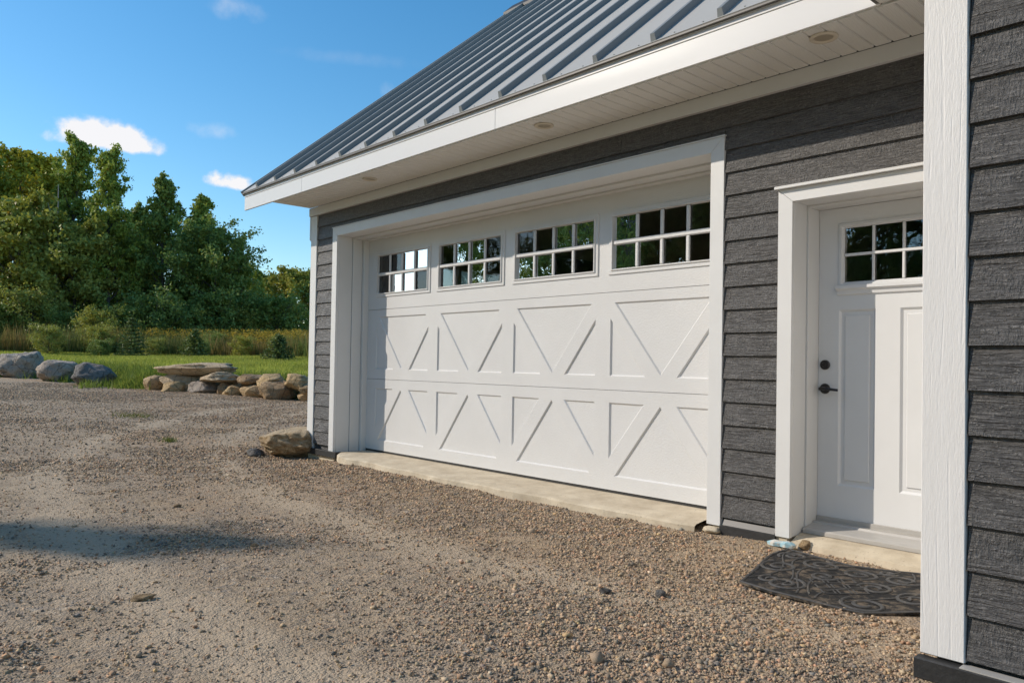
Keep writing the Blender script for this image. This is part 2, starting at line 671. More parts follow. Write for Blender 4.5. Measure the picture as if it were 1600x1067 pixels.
# ------------------------------------------------------------------ house
house = tag(empty('house', (0, 0, 0)), 'dark grey lap-sided house with white trim and grey metal roof', 'house')
ZT = 2.895          # soffit
ROOF_S = .835       # rise per metre
EAVE_Y, EAVE_Z = -.545, 3.118
RIDGE_Y = 3.95
RIDGE_Z = EAVE_Z + ROOF_S * (RIDGE_Y - EAVE_Y)
GD = .40            # garage door face
ED = .33            # entry door face
SH = .033           # sheathing face

# walls behind the siding, with the openings left out
wall = MB()
for x0, x1, z0, z1 in ((-.6, -.03, -.3, ZT), (-.03, 5.03, 2.53, ZT), (5.03, 5.56, -.3, ZT), (5.56, 6.53, 2.11, ZT), (6.53, 6.93, -.3, ZT)):
    wall.box(x0, x1, SH, .46, z0, z1)
wall_o = wall.build('wall', M['siding'], house)
side = MB()
side.box(-.6, -.45, .46, 1.80, -.3, ZT).box(-.6, -.45, 3.05, 4.2, -.3, ZT).box(-.6, -.45, 6.6, 7.85, -.3, ZT).box(-.6, -.45, 4.2, 6.6, -.3, .9).box(-.6, -.45, 4.2, 6.6, 2.40, ZT).box(-.6, -.45, 1.80, 3.05, -.3, 1.55).box(-.6, -.45, 1.80, 3.05, 2.40, ZT)
side.prism_x([(.03, ZT), (7.87, ZT), (RIDGE_Y, ZT + ROOF_S * 3.92)], -.6, -.45)
side.box(-.6, 11.9, 7.85, 8.0, -.3, ZT)
side_o = side.build('wall', M['siding'], house)
fw = MB().box(6.96, 11.9, -1.535, -1.4, -.3, 3.3).box(6.96, 7.08, -1.4, SH, -.3, 3.3).box(11.78, 11.9, -1.4, 7.85, -.3, 3.3)
fw.prism_y([(6.97, 3.3), (11.89, 3.3), (9.43, 3.3 + ROOF_S * 2.46)], -1.53, -1.42)
fw_o = fw.build('wall', M['siding'], house)
inner = MB().box(-.44, 6.9, 7.7, 7.84, 0, 2.72).box(6.75, 6.92, .47, 7.7, 0, 2.72).box(-.44, 6.9, .47, 7.7, 2.73, 2.83)
inner.box(5.1, 5.2, .47, 7.7, .03, 2.72)
inner.build('interior_lining', M['interior'], house)
# window in the side wall, seen through the garage door lites
sw = MB()
for y0, y1 in ((1.80, 1.86), (2.99, 3.05), (2.14, 2.22), (2.56, 2.64)):
    sw.box(-.57, -.48, y0, y1, 1.55, 2.40)
LITES = ((1.86, 2.14), (2.22, 2.56), (2.64, 2.99))
for y0, y1 in LITES:
    sw.box(-.57, -.48, y0, y1, 1.55, 1.61).box(-.57, -.48, y0, y1, 2.34, 2.40)
sw_o = sw.build('side_window', M['jamb'], house)
for y0, y1 in LITES:
    MB().box(-.53, -.524, y0, y1, 1.61, 2.34).build('pane', M['glass'], sw_o)

fill_sw = MB()  # added window, out of view, lets sky light brighten the garage inside
for y0, y1 in ((4.2, 4.26), (5.36, 5.44), (6.54, 6.6)):
    fill_sw.box(-.57, -.48, y0, y1, .9, 2.40)
for y0, y1 in ((4.26, 5.36), (5.44, 6.54)):
    fill_sw.box(-.57, -.48, y0, y1, .9, .96).box(-.57, -.48, y0, y1, 2.34, 2.40)
fill_sw_o = fill_sw.build('side_window', M['jamb'], house)
for y0, y1 in ((4.26, 5.36), (5.44, 6.54)):
    MB().box(-.53, -.524, y0, y1, .96, 2.34).build('pane', M['glass'], fill_sw_o)

# lap siding, one object per board
BZ, BE = .065, .152


def board_mesh(length, height=BE):
    m = MB().prism_x([(-.0275, 0), (-.0135, 0), (0, height + .02), (-.0095, height + .02)], 0, length)
    return m.mesh('siding_board', M['siding'])


_bc = {}


def board(x0, x1, z, y, parent, height=BE):
    key = (round(x1 - x0, 3), height)
    if key not in _bc:
        _bc[key] = board_mesh(x1 - x0, height)
    link('siding_board', _bc[key], parent, (x0, y + random.uniform(-.0006, .0006), z))


for k in range(18):
    z = BZ + BE * k
    if k == 16:
        board(-.482, -.110, z, SH, wall_o)
        board(-.108, 5.10, z + .062, SH, wall_o, BE - .062)
        board(5.102, 6.93, z, SH, wall_o)
    elif k == 17:
        board(-.482, 4.205, z, SH, wall_o)
        board(4.208, 6.93, z, SH, wall_o)
    else:
        board(-.482, -.108, z, SH, wall_o)
        board(5.100, 6.93 if k >= 14 else 5.492, z, SH, wall_o)
for k in range(20):
    z = .074 + BE * k
    cut = 9.0 + (k * 1.37) % 2.0
    board(7.062, cut, z, -1.535, fw_o)
    board(cut + .003, 11.75, z, -1.535, fw_o)

# white trim round the two doors, mitred
def trim_set(xl, xr, zb, zt, w, wt, parent=house):
    """xl,xr,zt = opening; w = side width, wt = head width"""
    for s in (0, 1):
        xi, xo = (xl, xl - w) if s == 0 else (xr, xr + w)
        pts = [(xo, zb), (xi, zb), (xi, zt), (xo, zt + wt - .0015)]
        if s:
            pts = [pts[1], pts[0], pts[3], pts[2]]
        MB().prism_y(pts, 0, .035).build('trim_board', M['trim'], parent, .0015)
    MB().prism_y([(xl + .0015, zt), (xr - .0015, zt), (xr + w, zt + wt), (xl - w, zt + wt)], 0, .035).build('trim_board', M['trim'], parent, .0015)


trim_set(0, 5.0, 0.004, 2.497, .104, .094)
MB().box(-.112, 5.112, -.008, .03, 2.592, 2.600).build('head_flashing', M['trim'], house)
trim_set(5.592, 6.50, 0.008, 2.084, .095, .082)
MB().prism_x([(-.030, 2.168), (.03, 2.168), (.03, 2.190), (-.022, 2.186), (-.030, 2.180)], 5.484, 6.62).build('head_flashing', M['trim'], house)

# corner boards
MB().box(-.63, -.486, 0, .03, .006, 2.79).build('corner_board', M['trim'], house, .002)
MB().box(-.632, -.602, .031, .15, .006, 2.79).build('corner_board', M['trim'], house, .002)
MB().prism_x([(.0, 2.52), (.05, 2.46), (.16, 2.46), (.16, ZT), (.0, ZT)], -.665, -.634).build('frieze_return', M['trim'], house)
post = MB().box(6.914, 7.056, -1.566, -1.528, .062, 2.885).build('corner_board', M['rough_white'], house, .003)
post['label'] = 'rough-sawn white corner board at the near corner'
MB().box(6.914, 6.946, -1.527, -.02, .062, 2.885).build('corner_board', M['rough_white'], house)

# frieze, soffit boards, downlights
MB().box(-.66, 6.913, -.016, .025, 2.795, ZT - .002).build('frieze_board', M['trim'], house, .002)
soff = MB().box(-.63, 6.30, -.485, .02, ZT + .014, ZT + .03).box(6.30, 6.95, -2.05, .02, ZT + .014, ZT + .03).build('soffit', M['drip'], house)  # backing is dark to paint shade into the gaps between strips
sw_ = .0975
# one vinyl strip: flat face with a rounded groove on its right side
strip = MB().poly([(0, -.495, 0), (sw_ - .016, -.495, 0), (sw_ - .016, -.017, 0), (0, -.017, 0),
                   (0, -.495, .012), (sw_ - .009, -.495, .012), (sw_ - .009, -.017, .012), (0, -.017, .012)],
                  [(0, 3, 2, 1), (4, 5, 6, 7), (0, 1, 5, 4), (1, 2, 6, 5), (2, 3, 7, 6), (3, 0, 4, 7)]).mesh('soffit_strip', M['soffit'])
x = -.63
while x < 6.84:
    link('soffit_strip', strip, soff, (x + .002, 0, ZT))
    x += sw_
strip2 = MB().box(6.335, 6.912, 0, sw_ - .008, 0, .012).mesh('soffit_strip', M['soffit'])
y = -.52 - sw_
while y > -2.0:
    link('soffit_strip', strip2, soff, (0, y, ZT))
    y -= sw_
MB().box(6.335, 6.912, -.512, -.4975, ZT - .006, ZT + .012).build('soffit_trim', M['soffit'], soff)
for lx_, ly_ in ((5.952, -.35), (3.715, -.325), (1.22, -.331)):
    ring = MB()
    S = 28
    prof = [(.076, ZT - .001), (.076, ZT - .008), (.070, ZT - .012), (.054, ZT - .010), (.050, ZT - .004)]
    b = 0
    for rr, zz in prof:
        ring.v += [(lx_ + rr * math.cos(2 * math.pi * i / S), ly_ + rr * math.sin(2 * math.pi * i / S), zz) for i in range(S)]
    for j in range(len(prof) - 1):
        ring.f += [(j * S + i, j * S + (i + 1) % S, (j + 1) * S + (i + 1) % S, (j + 1) * S + i) for i in range(S)]
    dl = ring.build('downlight', M['downlight'], house, smooth=True)
    lens = MB()
    lens.v = [(lx_ + .051 * math.cos(2 * math.pi * i / S), ly_ + .051 * math.sin(2 * math.pi * i / S), ZT - .005) for i in range(S)]
    lens.f = [tuple(range(S))]
    lens.build('lens', M['lens'], dl)

# fascia in lengths, drip edge
fx = [-1.405, .10, 3.35, 6.323]
for a, b in zip(fx, fx[1:]):
    MB().box(a + .001, b - .001, -.51, -.487, 2.902, 3.062).build('fascia_board', M['fascia'], house, .002)
    MB().box(a + .001, b - .001, -.513, -.487, 3.0655, 3.094).build('fascia_lip', M['fascia'], house, .002)
MB().box(6.323, 6.345, -2.05, -.512, 2.902, 3.094).build('fascia_board', M['fascia'], house, .002)
MB().box(-1.412, 6.33, -.517, -.488, 3.0945, 3.100).build('drip_edge', M['trim'], house)
MB().prism_x([(-.540, 3.101), (-.488, 3.101), (-.488, 3.135), (-.540, 3.112)], -1.425, 6.33).build('drip_edge', M['drip'], house)

# roof: deck, pans and seams
nrm = Vector((0, -ROOF_S, 1)).normalized()
deck = MB()
t = .10
deck.prism_x([(EAVE_Y + .07, EAVE_Z + .05), (RIDGE_Y, RIDGE_Z - .02), (RIDGE_Y * 2 - EAVE_Y, EAVE_Z + .0), (RIDGE_Y * 2 - EAVE_Y, EAVE_Z - .1), (RIDGE_Y, RIDGE_Z - .16), (EAVE_Y + .07, EAVE_Z - .03)], -1.38, 9.0)
roof_o = deck.build('roof', M['seam'], house)
MB().prism_x([(EAVE_Y + .07, EAVE_Z - .20), (RIDGE_Y, RIDGE_Z - .26), (RIDGE_Y, RIDGE_Z - .04), (EAVE_Y + .07, EAVE_Z + .02)], -1.405, -1.382).build('rake_board', M['fascia'], house)
pitch = .4925
L = math.hypot(RIDGE_Y - EAVE_Y, RIDGE_Z - EAVE_Z)
ang = math.atan(ROOF_S)
pan_me = MB().box(0, pitch - .002, 0, L, -.008, 0).mesh('roof_pan', M['roof'])
# seam cap: trapezoid rib with a closed sloping end
hw, hh_ = .021, .046
seam_me = MB().poly([(-hw, .012, 0), (hw, .012, 0), (hw * .75, .03, hh_), (-hw * .75, .03, hh_), (-hw, L, 0), (hw, L, 0), (hw * .75, L, hh_), (-hw * .75, L, hh_)],
                    [(0, 1, 2, 3), (4, 7, 6, 5), (1, 5, 6, 2), (2, 6, 7, 3), (3, 7, 4, 0)]).mesh('roof_seam', M['seam'])
S = 8
sm = MB()
for sx_ in (.15, .36):
    b = len(sm.v)
    sm.v += [(sx_ + .006 * math.cos(2 * math.pi * i / S), .035 + .006 * math.sin(2 * math.pi * i / S), .0005) for i in range(S)]
    sm.v += [(sx_ + .005 * math.cos(2 * math.pi * i / S), .035 + .005 * math.sin(2 * math.pi * i / S), .005) for i in range(S)]
    sm.f += [tuple(b + S + i for i in range(S))] + [(b + i, b + (i + 1) % S, b + S + (i + 1) % S, b + S + i) for i in range(S)]
screw_me = sm.mesh('screw', M['sill'])


def on_roof(name, me, x):
    o = link(name, me, roof_o, (x, EAVE_Y, EAVE_Z))
    o.rotation_euler = (ang, 0, 0)
    return o


x0 = -.9925 - .4325
e0 = MB().box(0, .4305, 0, L, -.008, 0).mesh('roof_pan', M['roof'])
on_roof('roof_pan', e0, x0)
edge_me = MB().box(0, .03, .0, L, -.05, .018).mesh('rake_edge', M['seam'])
on_roof('rake_edge', edge_me, x0 - .006)
for k in range(20):
    x = -.9925 + pitch * k
    on_roof('roof_pan', pan_me, x)
    on_roof('roof_seam', seam_me, x)
    on_roof('screw', screw_me, x)
MB().prism_x([(RIDGE_Y - .20, RIDGE_Z - .105), (RIDGE_Y, RIDGE_Z + .075), (RIDGE_Y + .20, RIDGE_Z - .105), (RIDGE_Y + .20, RIDGE_Z - .15), (RIDGE_Y, RIDGE_Z + .03), (RIDGE_Y - .20, RIDGE_Z - .15)], -1.44, 9).build('ridge_cap', M['black'], house)
# roof of the projecting wing (above the frame, it shades the wing)
for s in (-1, 1):
    cx = 9.43
    a, b = Vector((cx + s * 3.08, 0, 3.12)), Vector((cx, 0, 3.12 + ROOF_S * 3.08))
    MB().poly([(a.x, -2.05, a.z), (b.x, -2.05, b.z), (b.x, 8.0, b.z), (a.x, 8.0, a.z), (a.x, -2.05, a.z - .09), (b.x, -2.05, b.z - .09), (b.x, 8.0, b.z - .09), (a.x, 8.0, a.z - .09)],
              [(0, 1, 2, 3), (7, 6, 5, 4), (0, 4, 5, 1), (1, 5, 6, 2), (2, 6, 7, 3), (3, 7, 4, 0)]).build('wing_roof', M['roof'], house)

# ---- garage door
JX = ((0, .208, 0.0, 0.0), (.208, .335, .012, .016), (.335, GD + .01, .052, .030))
for s in (0, 1):
    for y0, y1, ins, _ in JX:
        X_ = (-.03, ins) if s == 0 else (5.0 - ins + (.0), 5.03)
        MB().box(X_[0], X_[1], max(y0, .036), y1 - .004, .0, 2.53).build('door_jamb', M['jamb'], house, .0015)
for y0, y1, _, dz in JX:
    MB().box(.001 + _, 4.999 - _, max(y0, .036), y1 - .004, 2.4975 - dz, 2.535).build('door_head', M['jamb'], house, .0015)
gdoor = tag(empty('garage_door', (0, 0, 0)), 'white carriage-style garage door with crossbuck panels and four windows')
gdoor.parent = house
DX0, DX1 = .045, 4.955
CENT = (.752, 1.938, 3.122, 4.305)


def panel_mesh(x0, x1, z0, z1, y, thick, holes, depth, bev, mat, through=()):
    """board face with recessed polygons (holes) and cut-through rectangles"""
    allh = list(holes) + list(through)
    pts = [Vector((x0, z0)), Vector((x1, z0)), Vector((x1, z1)), Vector((x0, z1))]
    edges = [(0, 1), (1, 2), (2, 3), (3, 0)]
    for h in allh:
        b = len(pts)
        pts += [Vector(p) for p in h]
        edges += [(b + i, b + (i + 1) % len(h)) for i in range(len(h))]
    vs_, _, fs, *_ = geometry.delaunay_2d_cdt(pts, edges, [], 1, 1e-6)

    def inside(p, h):
        r = False
        for i in range(len(h)):
            (ax, ay), (bx, by) = h[i], h[i - 1]
            if (ay > p[1]) != (by > p[1]) and p[0] < (bx - ax) * (p[1] - ay) / (by - ay) + ax:
                r = not r
        return r
    m = MB()
    keep = []
    for f in fs:
        c = sum((vs_[i] for i in f), Vector((0, 0))) / len(f)
        if not any(inside(c, h) for h in allh):
            keep.append(tuple(f))
    m.poly([(v.x, y, v.y) for v in vs_], keep)
    for h in holes:
        cx = sum(p[0] for p in h) / len(h)
        cz = sum(p[1] for p in h) / len(h)
        # inset polygon by offsetting edges
        ins = []
        k = len(h)
        for i in range(k):
            p, a, b = Vector(h[i]), Vector(h[i - 1]), Vector(h[(i + 1) % k])
            d1, d2 = (p - a).normalized(), (b - p).normalized()
            n1, n2 = Vector((-d1.y, d1.x)), Vector((-d2.y, d2.x))
            if n1.dot(Vector((cx, cz)) - p) < 0:
                n1, n2 = -n1, -n2
            bis = (n1 + n2)
            bis = bis / max(.25, bis.dot(n1))
            ins.append(p + bis * bev)
        b0 = [(p[0], y, p[1]) for p in h]
        b1 = [(p.x, y + depth, p.y) for p in ins]
        m.poly(b0 + b1, [tuple(range(k, 2 * k))] + [(i, (i + 1) % k, (i + 1) % k + k, i + k) for i in range(k)])
    for h in through:
        k = len(h)
        m.poly([(p[0], y, p[1]) for p in h] + [(p[0], y + thick, p[1]) for p in h], [(i, (i + 1) % k, (i + 1) % k + k, i + k) for i in range(k)])
    # rim and back
    r = [(x0, z0), (x1, z0), (x1, z1), (x0, z1)]
    back = [] if through else [(4, 5, 6, 7)]
    m.poly([(p[0], y, p[1]) for p in r] + [(p[0], y + thick, p[1]) for p in r], back + [(i, (i + 1) % 4, (i + 1) % 4 + 4, i + 4) for i in range(4)])
    me_ = bpy.data.meshes.new('door_section')
    me_.from_pydata(m.v, [], m.f)
    bm_ = bmesh.new()
    bm_.from_mesh(me_)
    bmesh.ops.remove_doubles(bm_, verts=bm_.verts, dist=1e-5)
    bmesh.ops.recalc_face_normals(bm_, faces=bm_.faces)
    bm_.to_mesh(me_)
    bm_.free()
    me_.materials.append(mat)
    return me_


h_low, h_mid, thr = [], [], []
for c in CENT:
    h_mid += [[(c - .47, 1.568), (c + .465, 1.568), (c, .976)], [(c - .512, 1.438), (c - .512, .964), (c - .147, .964)], [(c + .508, 1.438), (c + .508, .964), (c + .150, .964)]]
    h_low += [[(c - .514, .746), (c - .156, .746), (c - .514, .288)], [(c + .508, .746), (c + .150, .746), (c + .508, .290)], [(c, .738), (c - .452, .148), (c + .460, .148)]]
    thr.append([(c - .495, 1.835), (c + .495, 1.835), (c + .495, 2.28), (c - .495, 2.28)])
link('door_section', panel_mesh(DX0, DX1, .035, .8475, GD, .05, h_low, .013, .011, M['door']), gdoor)
link('door_section', panel_mesh(DX0, DX1, .851, 1.652, GD, .05, h_mid, .013, .011, M['door']), gdoor)
link('door_section', panel_mesh(DX0, DX1, 1.656, 2.475, GD, .05, [], .010, .008, M['door'], thr), gdoor)
MB().box(DX0, DX1, GD + .006, GD + .04, .012, .034).build('bottom_seal', M['black'], gdoor)
for c in CENT:
    f = MB()
    x0, x1, z0, z1 = c - .535, c + .535, 1.795, 2.320
    gx0, gx1, gz0, gz1 = c - .484, c + .484, 1.845, 2.270
    y0, ym = GD - .010, GD - .016
    # frame with a raised lip: outer edge, crest, inner edge
    def ringpts(o, y):
        return [(x0 + o, y, z0 + o), (x1 - o, y, z0 + o), (x1 - o, y, z1 - o), (x0 + o, y, z1 - o)]
    rings = [ringpts(0, GD - .0005), ringpts(.004, y0), ringpts(.030, y0), ringpts(.036, ym - .004), ringpts(.044, ym - .004), ringpts(.051, GD + .012)]
    pts = [p for r in rings for p in r]
    fs = []
    for j in range(len(rings) - 1):
        fs += [(j * 4 + i, j * 4 + (i + 1) % 4, (j + 1) * 4 + (i + 1) % 4, (j + 1) * 4 + i) for i in range(4)]
    fo = f.poly(pts, fs).build('window_frame', M['door'], gdoor)
    w = .016
    for i in range(1, 4):
        xm = gx0 + (gx1 - gx0) * i / 4
        for za, zb in ((gz0, (gz0 + gz1) / 2 - .018), ((gz0 + gz1) / 2 + .018, gz1)):
            MB().prism_y([(xm - w, za), (xm + w, za), (xm + w, zb), (xm - w, zb)], GD - .010, GD + .010).build('muntin', M['door'], gdoor, .006)
    zm = (gz0 + gz1) / 2
    MB().box(gx0 + .001, gx1 - .001, GD - .014, GD + .010, zm - .019, zm + .019).build('muntin', M['door'], gdoor, .008)
    for i in range(4):
        xa, xb = gx0 + (gx1 - gx0) * i / 4, gx0 + (gx1 - gx0) * (i + 1) / 4
        for za, zb in ((gz0, zm), (zm, gz1)):
            tl = random.uniform(-.0012, .0012)
            tz = random.uniform(-.0008, .0008)
            MB().poly([(xa, GD + .011 + tl, za), (xb, GD + .011 - tl, za), (xb, GD + .011 - tl + tz, zb), (xa, GD + .011 + tl + tz, zb)], [(0, 1, 2, 3)]).build('pane', M['glass'], gdoor)

# ---- entry door
EX0, EX1, EZ0, EZ1 = 5.618, 6.474, .085, 2.06
for s in (0, 1):
    for y0, y1, ins in ((.036, .185, 0.0), (.187, ED + .02, .012)):
        X_ = (5.562, 5.592 + ins) if s == 0 else (6.50 - ins, 6.53)
        MB().box(X_[0], X_[1], y0, y1, .03 if y0 > .1 else .012, 2.11).build('door_jamb', M['jamb'], house, .0015)
for y0, y1, ins in ((.036, .185, 0.0), (.187, ED + .02, .012)):
    MB().box(5.593 + ins, 6.499 - ins, y0, y1, 2.0845 - ins, 2.112).build('door_head', M['jamb'], house, .0015)
edoor = empty('entry_door', (0, 0, 0))
edoor.parent = house
edoor['label'] = 'white craftsman front door with six-lite window, partly behind the corner board'
ecx = 6.037
x0, x1 = 5.606, 6.486
holes = [[(5.737, .322), (5.965, .322), (5.965, 1.425), (5.737, 1.425)], [(6.109, .322), (6.337, .322), (6.337, 1.425), (6.109, 1.425)]]
thr = [[(5.765, 1.592), (6.309, 1.592), (6.309, 1.946), (5.765, 1.946)]]
dm = panel_mesh(x0, x1, EZ0, 2.070, ED, .045, holes, .012, .014, M['entry'], thr)
link('door_leaf', dm, edoor)
for h in holes:
    MB().box(h[0][0] + .036, h[1][0] - .036, ED + .004, ED + .0125, h[0][1] + .036, h[2][1] - .036).build('raised_panel', M['entry'], edoor, .006)
f = MB()


def rp(o, y):
    return [(5.735 + o, y, 1.566 + o), (6.339 - o, y, 1.566 + o), (6.339 - o, y, 1.972 - o), (5.735 + o, y, 1.972 - o)]


rings = [rp(0, ED - .0005), rp(.004, ED - .010), rp(.020, ED - .013), rp(.034, ED + .008)]
pts = [p for r in rings for p in r]
fs = []
for j in range(3):
    fs += [(j * 4 + i, j * 4 + (i + 1) % 4, (j + 1) * 4 + (i + 1) % 4, (j + 1) * 4 + i) for i in range(4)]
f.poly(pts, fs).build('window_frame', M['entry'], edoor)
zm = 1.769
for xm in (5.948, 6.126):
    MB().box(xm - .008, xm + .008, ED - .002, ED + .012, 1.60, zm - .009).build('muntin', M['entry'], edoor, .003)
    MB().box(xm - .008, xm + .008, ED - .002, ED + .012, zm + .009, 1.938).build('muntin', M['entry'], edoor, .003)
MB().box(5.77, 6.304, ED - .003, ED + .012, zm - .009, zm + .009).build('muntin', M['entry'], edoor, .003)
for xa, xb in ((5.768, 5.948), (5.948, 6.126), (6.126, 6.306)):
    for za, zb in ((1.598, zm), (zm, 1.940)):
        tl = random.uniform(-.002, .002)
        MB().poly([(xa, ED + .013 + tl, za), (xb, ED + .013 - tl, za), (xb, ED + .013 - tl, zb), (xa, ED + .013 + tl, zb)], [(0, 1, 2, 3)]).build('pane', M['glass_entry'], edoor)
MB().prism_x([(ED - .001, 1.515), (ED - .012, 1.522), (ED - .016, 1.545), (ED - .034, 1.556), (ED - .034, 1.574), (ED - .001, 1.580)], 5.728, 6.346).build('dentil_shelf', M['entry'], edoor)
hx = 5.652


def disc(m, x, y0, y1, z, r, S=22):
    m.poly([(x + r * math.cos(2 * math.pi * i / S), y1, z + r * math.sin(2 * math.pi * i / S)) for i in range(S)] +
           [(x + r * math.cos(2 * math.pi * i / S), y0 + .005, z + r * math.sin(2 * math.pi * i / S)) for i in range(S)] +
           [(x + r * .82 * math.cos(2 * math.pi * i / S), y0, z + r * .82 * math.sin(2 * math.pi * i / S)) for i in range(S)],
           [(i, (i + 1) % S, (i + 1) % S + S, i + S) for i in range(S)] + [(S + i, S + (i + 1) % S, 2 * S + (i + 1) % S, 2 * S + i) for i in range(S)] + [tuple(range(2 * S, 3 * S))])


m = MB()
disc(m, hx, ED - .016, ED, 1.078, .031)
disc(m, hx, ED - .024, ED - .015, 1.078, .016)
m.build('deadbolt', M['hardware'], edoor)
m = MB()
disc(m, hx, ED - .012, ED, .926, .033)
m.tube([(hx, ED - .010, .926), (hx, ED - .055, .926)], [.012, .012], 12)
m.tube([(hx - .012, ED - .055, .926), (hx + .03, ED - .058, .927), (hx + .075, ED - .057, .923), (hx + .105, ED - .052, .920)], [.011, .011, .009, .008], 10)
m.build('lever_handle', M['hardware'], edoor)
MB().box(x0 + .002, x1 - .002, ED - .012, ED - .001, .078, .118).build('door_sweep', M['sill'], edoor, .003)
MB().prism_x([(.140, .030), (.140, .052), (.148, .058), (.268, .076), (.275, .088), (.40, .088), (.40, .030)], 5.606, 6.486).build('door_sill', M['sill'], house)

# ---- foundation, slab and flashings
fnd = MB()
xs = np.linspace(.105, 4.95, 46)
prof = []
for x in xs:
    e = -.135 + .020 * math.sin(x * 2.1) + .016 * math.sin(x * 7.3 + 1) + random.uniform(-.006, .006)
    e += .10 * max(0, (x - 4.2) / .75) ** 1.5
    if x < .5:
        e += .12 * ((.5 - x) / .4) ** 2
    prof.append((x, e))
pts, fs = [], []
for x, e in prof:
    pts += [(x, .47, .012), (x, .05, .010), (x, e + .02, -.004), (x, e, -.014 + random.uniform(-.004, .003)), (x, e - .004, -.075), (x, .47, -.2)]
for i in range(len(prof) - 1):
    for j in range(5):
        fs.append((i * 6 + j, i * 6 + j + 1, (i + 1) * 6 + j + 1, (i + 1) * 6 + j))
MB().poly(pts, fs).build('slab', M['concrete'], house)
MB().box(-.44, 5.09, .472, 7.7, -.2, .008).build('slab', M['concrete'], house)
es = MB()
xs = np.linspace(5.60, 6.92, 16)
pts, fs = [], []
for x in xs:
    e = .005 + random.uniform(-.008, .008) - .05 * (x - 5.6)
    pts += [(x, .46, .029), (x, .13, .027), (x, .07, .018 + random.uniform(-.003, .003)), (x, e, -.012), (x, e - .03, -.12), (x, .46, -.2)]
for i in range(len(xs) - 1):
    for j in range(5):
        fs.append((i * 6 + j, i * 6 + j + 1, (i + 1) * 6 + j + 1, (i + 1) * 6 + j))
MB().poly(pts, fs).build('slab', M['concrete'], house)
MB().box(-.61, .02, .012, .3, -.35, -.055).build('foundation', M['concrete'], house)
MB().box(5.04, 5.57, .014, .3, -.35, .02).build('foundation', M['concrete'], house)
MB().box(6.97, 11.9, -1.56, -1.3, -.35, -.02).build('foundation', M['concrete'], house)
MB().box(-.625, .10, -.022, .01, -.058, .012).build('base_flashing', M['black'], house, .003)
MB().box(5.10, 5.50, -.004, .012, -.06, .012).build('base_flashing', M['black'], house, .003)
MB().prism_x([(-.004, .016), (.026, .016), (.026, .05), (.018, .05)], 5.125, 5.495).build('base_flashing', M['drip'], house)
MB().box(6.905, 11.9, -1.602, -1.55, -.018, .054).build('base_flashing', M['black'], house, .004)
MB().box(7.05, 11.9, -1.600, -1.55, .0545, .058).build('base_flashing', M['sill'], house)

# ------------------------------------------------------------------ rocks
def rock_mesh(name, size, seed, mat, rough=.22, flat=.0, sub=4, strata=0.0, power=2.4):
    """closed stone: super-ellipsoid pushed about by noise, with a flattened base"""
    bm_ = bmesh.new()
    bmesh.ops.create_icosphere(bm_, subdivisions=sub, radius=1)
    from mathutils import noise as mn
    off = Vector((seed * 3.17, seed * 1.71, seed * 2.39))
    planes = []
    rr = random.Random(seed)
    for _ in range(16):
        d = Vector((rr.gauss(0, 1), rr.gauss(0, 1), rr.gauss(0, .8))).normalized()
        planes.append((d, rr.uniform(.70, .97)))
    for v in bm_.verts:
        p = v.co.copy()
        e = (abs(p.x) ** power + abs(p.y) ** power + abs(p.z) ** power) ** (-1 / power)
        p = p * e
        for d, k in planes:                     # chipped faces
            t_ = p.dot(d) - k
            if t_ > 0:
                p -= d * t_ * .85
        q = p + off
        p *= 1 + rough * (mn.fractal(q * 1.3, 1.0, 2.0, 4) * .6 + .42 * mn.fractal(q * 4.5, .8, 2.1, 5))
        if strata:
            lay = math.sin(p.z * 9 + 2 * mn.noise(q * 1.1)) + .5 * math.sin(p.z * 21 + 3 * mn.noise(q * 2))
            p.x *= 1 + strata * lay
            p.y *= 1 + strata * lay
        p.z = max(p.z, -.86)
        v.co = Vector((p.x * size[0] / 2, p.y * size[1] / 2, p.z * size[2] / 2))
    me_ = bpy.data.meshes.new(name)
    bm_.to_mesh(me_)
    bm_.free()
    me_.shade_smooth()
    me_.materials.append(mat)
    return me_


def mat_rock(name, a, b, c, scale=3.0):
    n = NT(name, .9, .25)
    co = n.coord('Object', rand=11.0)
    base = n.mix(n.ramp(n.noise(co, scale, 5, .6), [(.32, (0, 0, 0)), (.68, (1, 1, 1))]), a, b)
    base = n.mix(n.ramp(n.noise(co, scale * 3.1, 5, .65), [(.55, (0, 0, 0)), (.72, (1, 1, 1))]), base, c)
    vc = n.voronoi(co, scale * .9, 'DISTANCE_TO_EDGE')
    base = n.mix(n.ramp(n.math('ADD', vc, n.math('MULTIPLY', n.noise(co, 11, 5, .7), .12)), [(.055, (.8, .8, .8)), (.095, (0, 0, 0))]), base, tuple(k * .4 for k in c))
    base = n.mix(n.ramp(n.noise(co, 60, 3, .6), [(.55, (0, 0, 0)), (.8, (1, 1, 1))]), base, tuple(k * .45 for k in a))
    n.color(base)
    n.normal(n.bump(n.noise(co, 9, 9, .75), 1.0, .12))
    return n.m


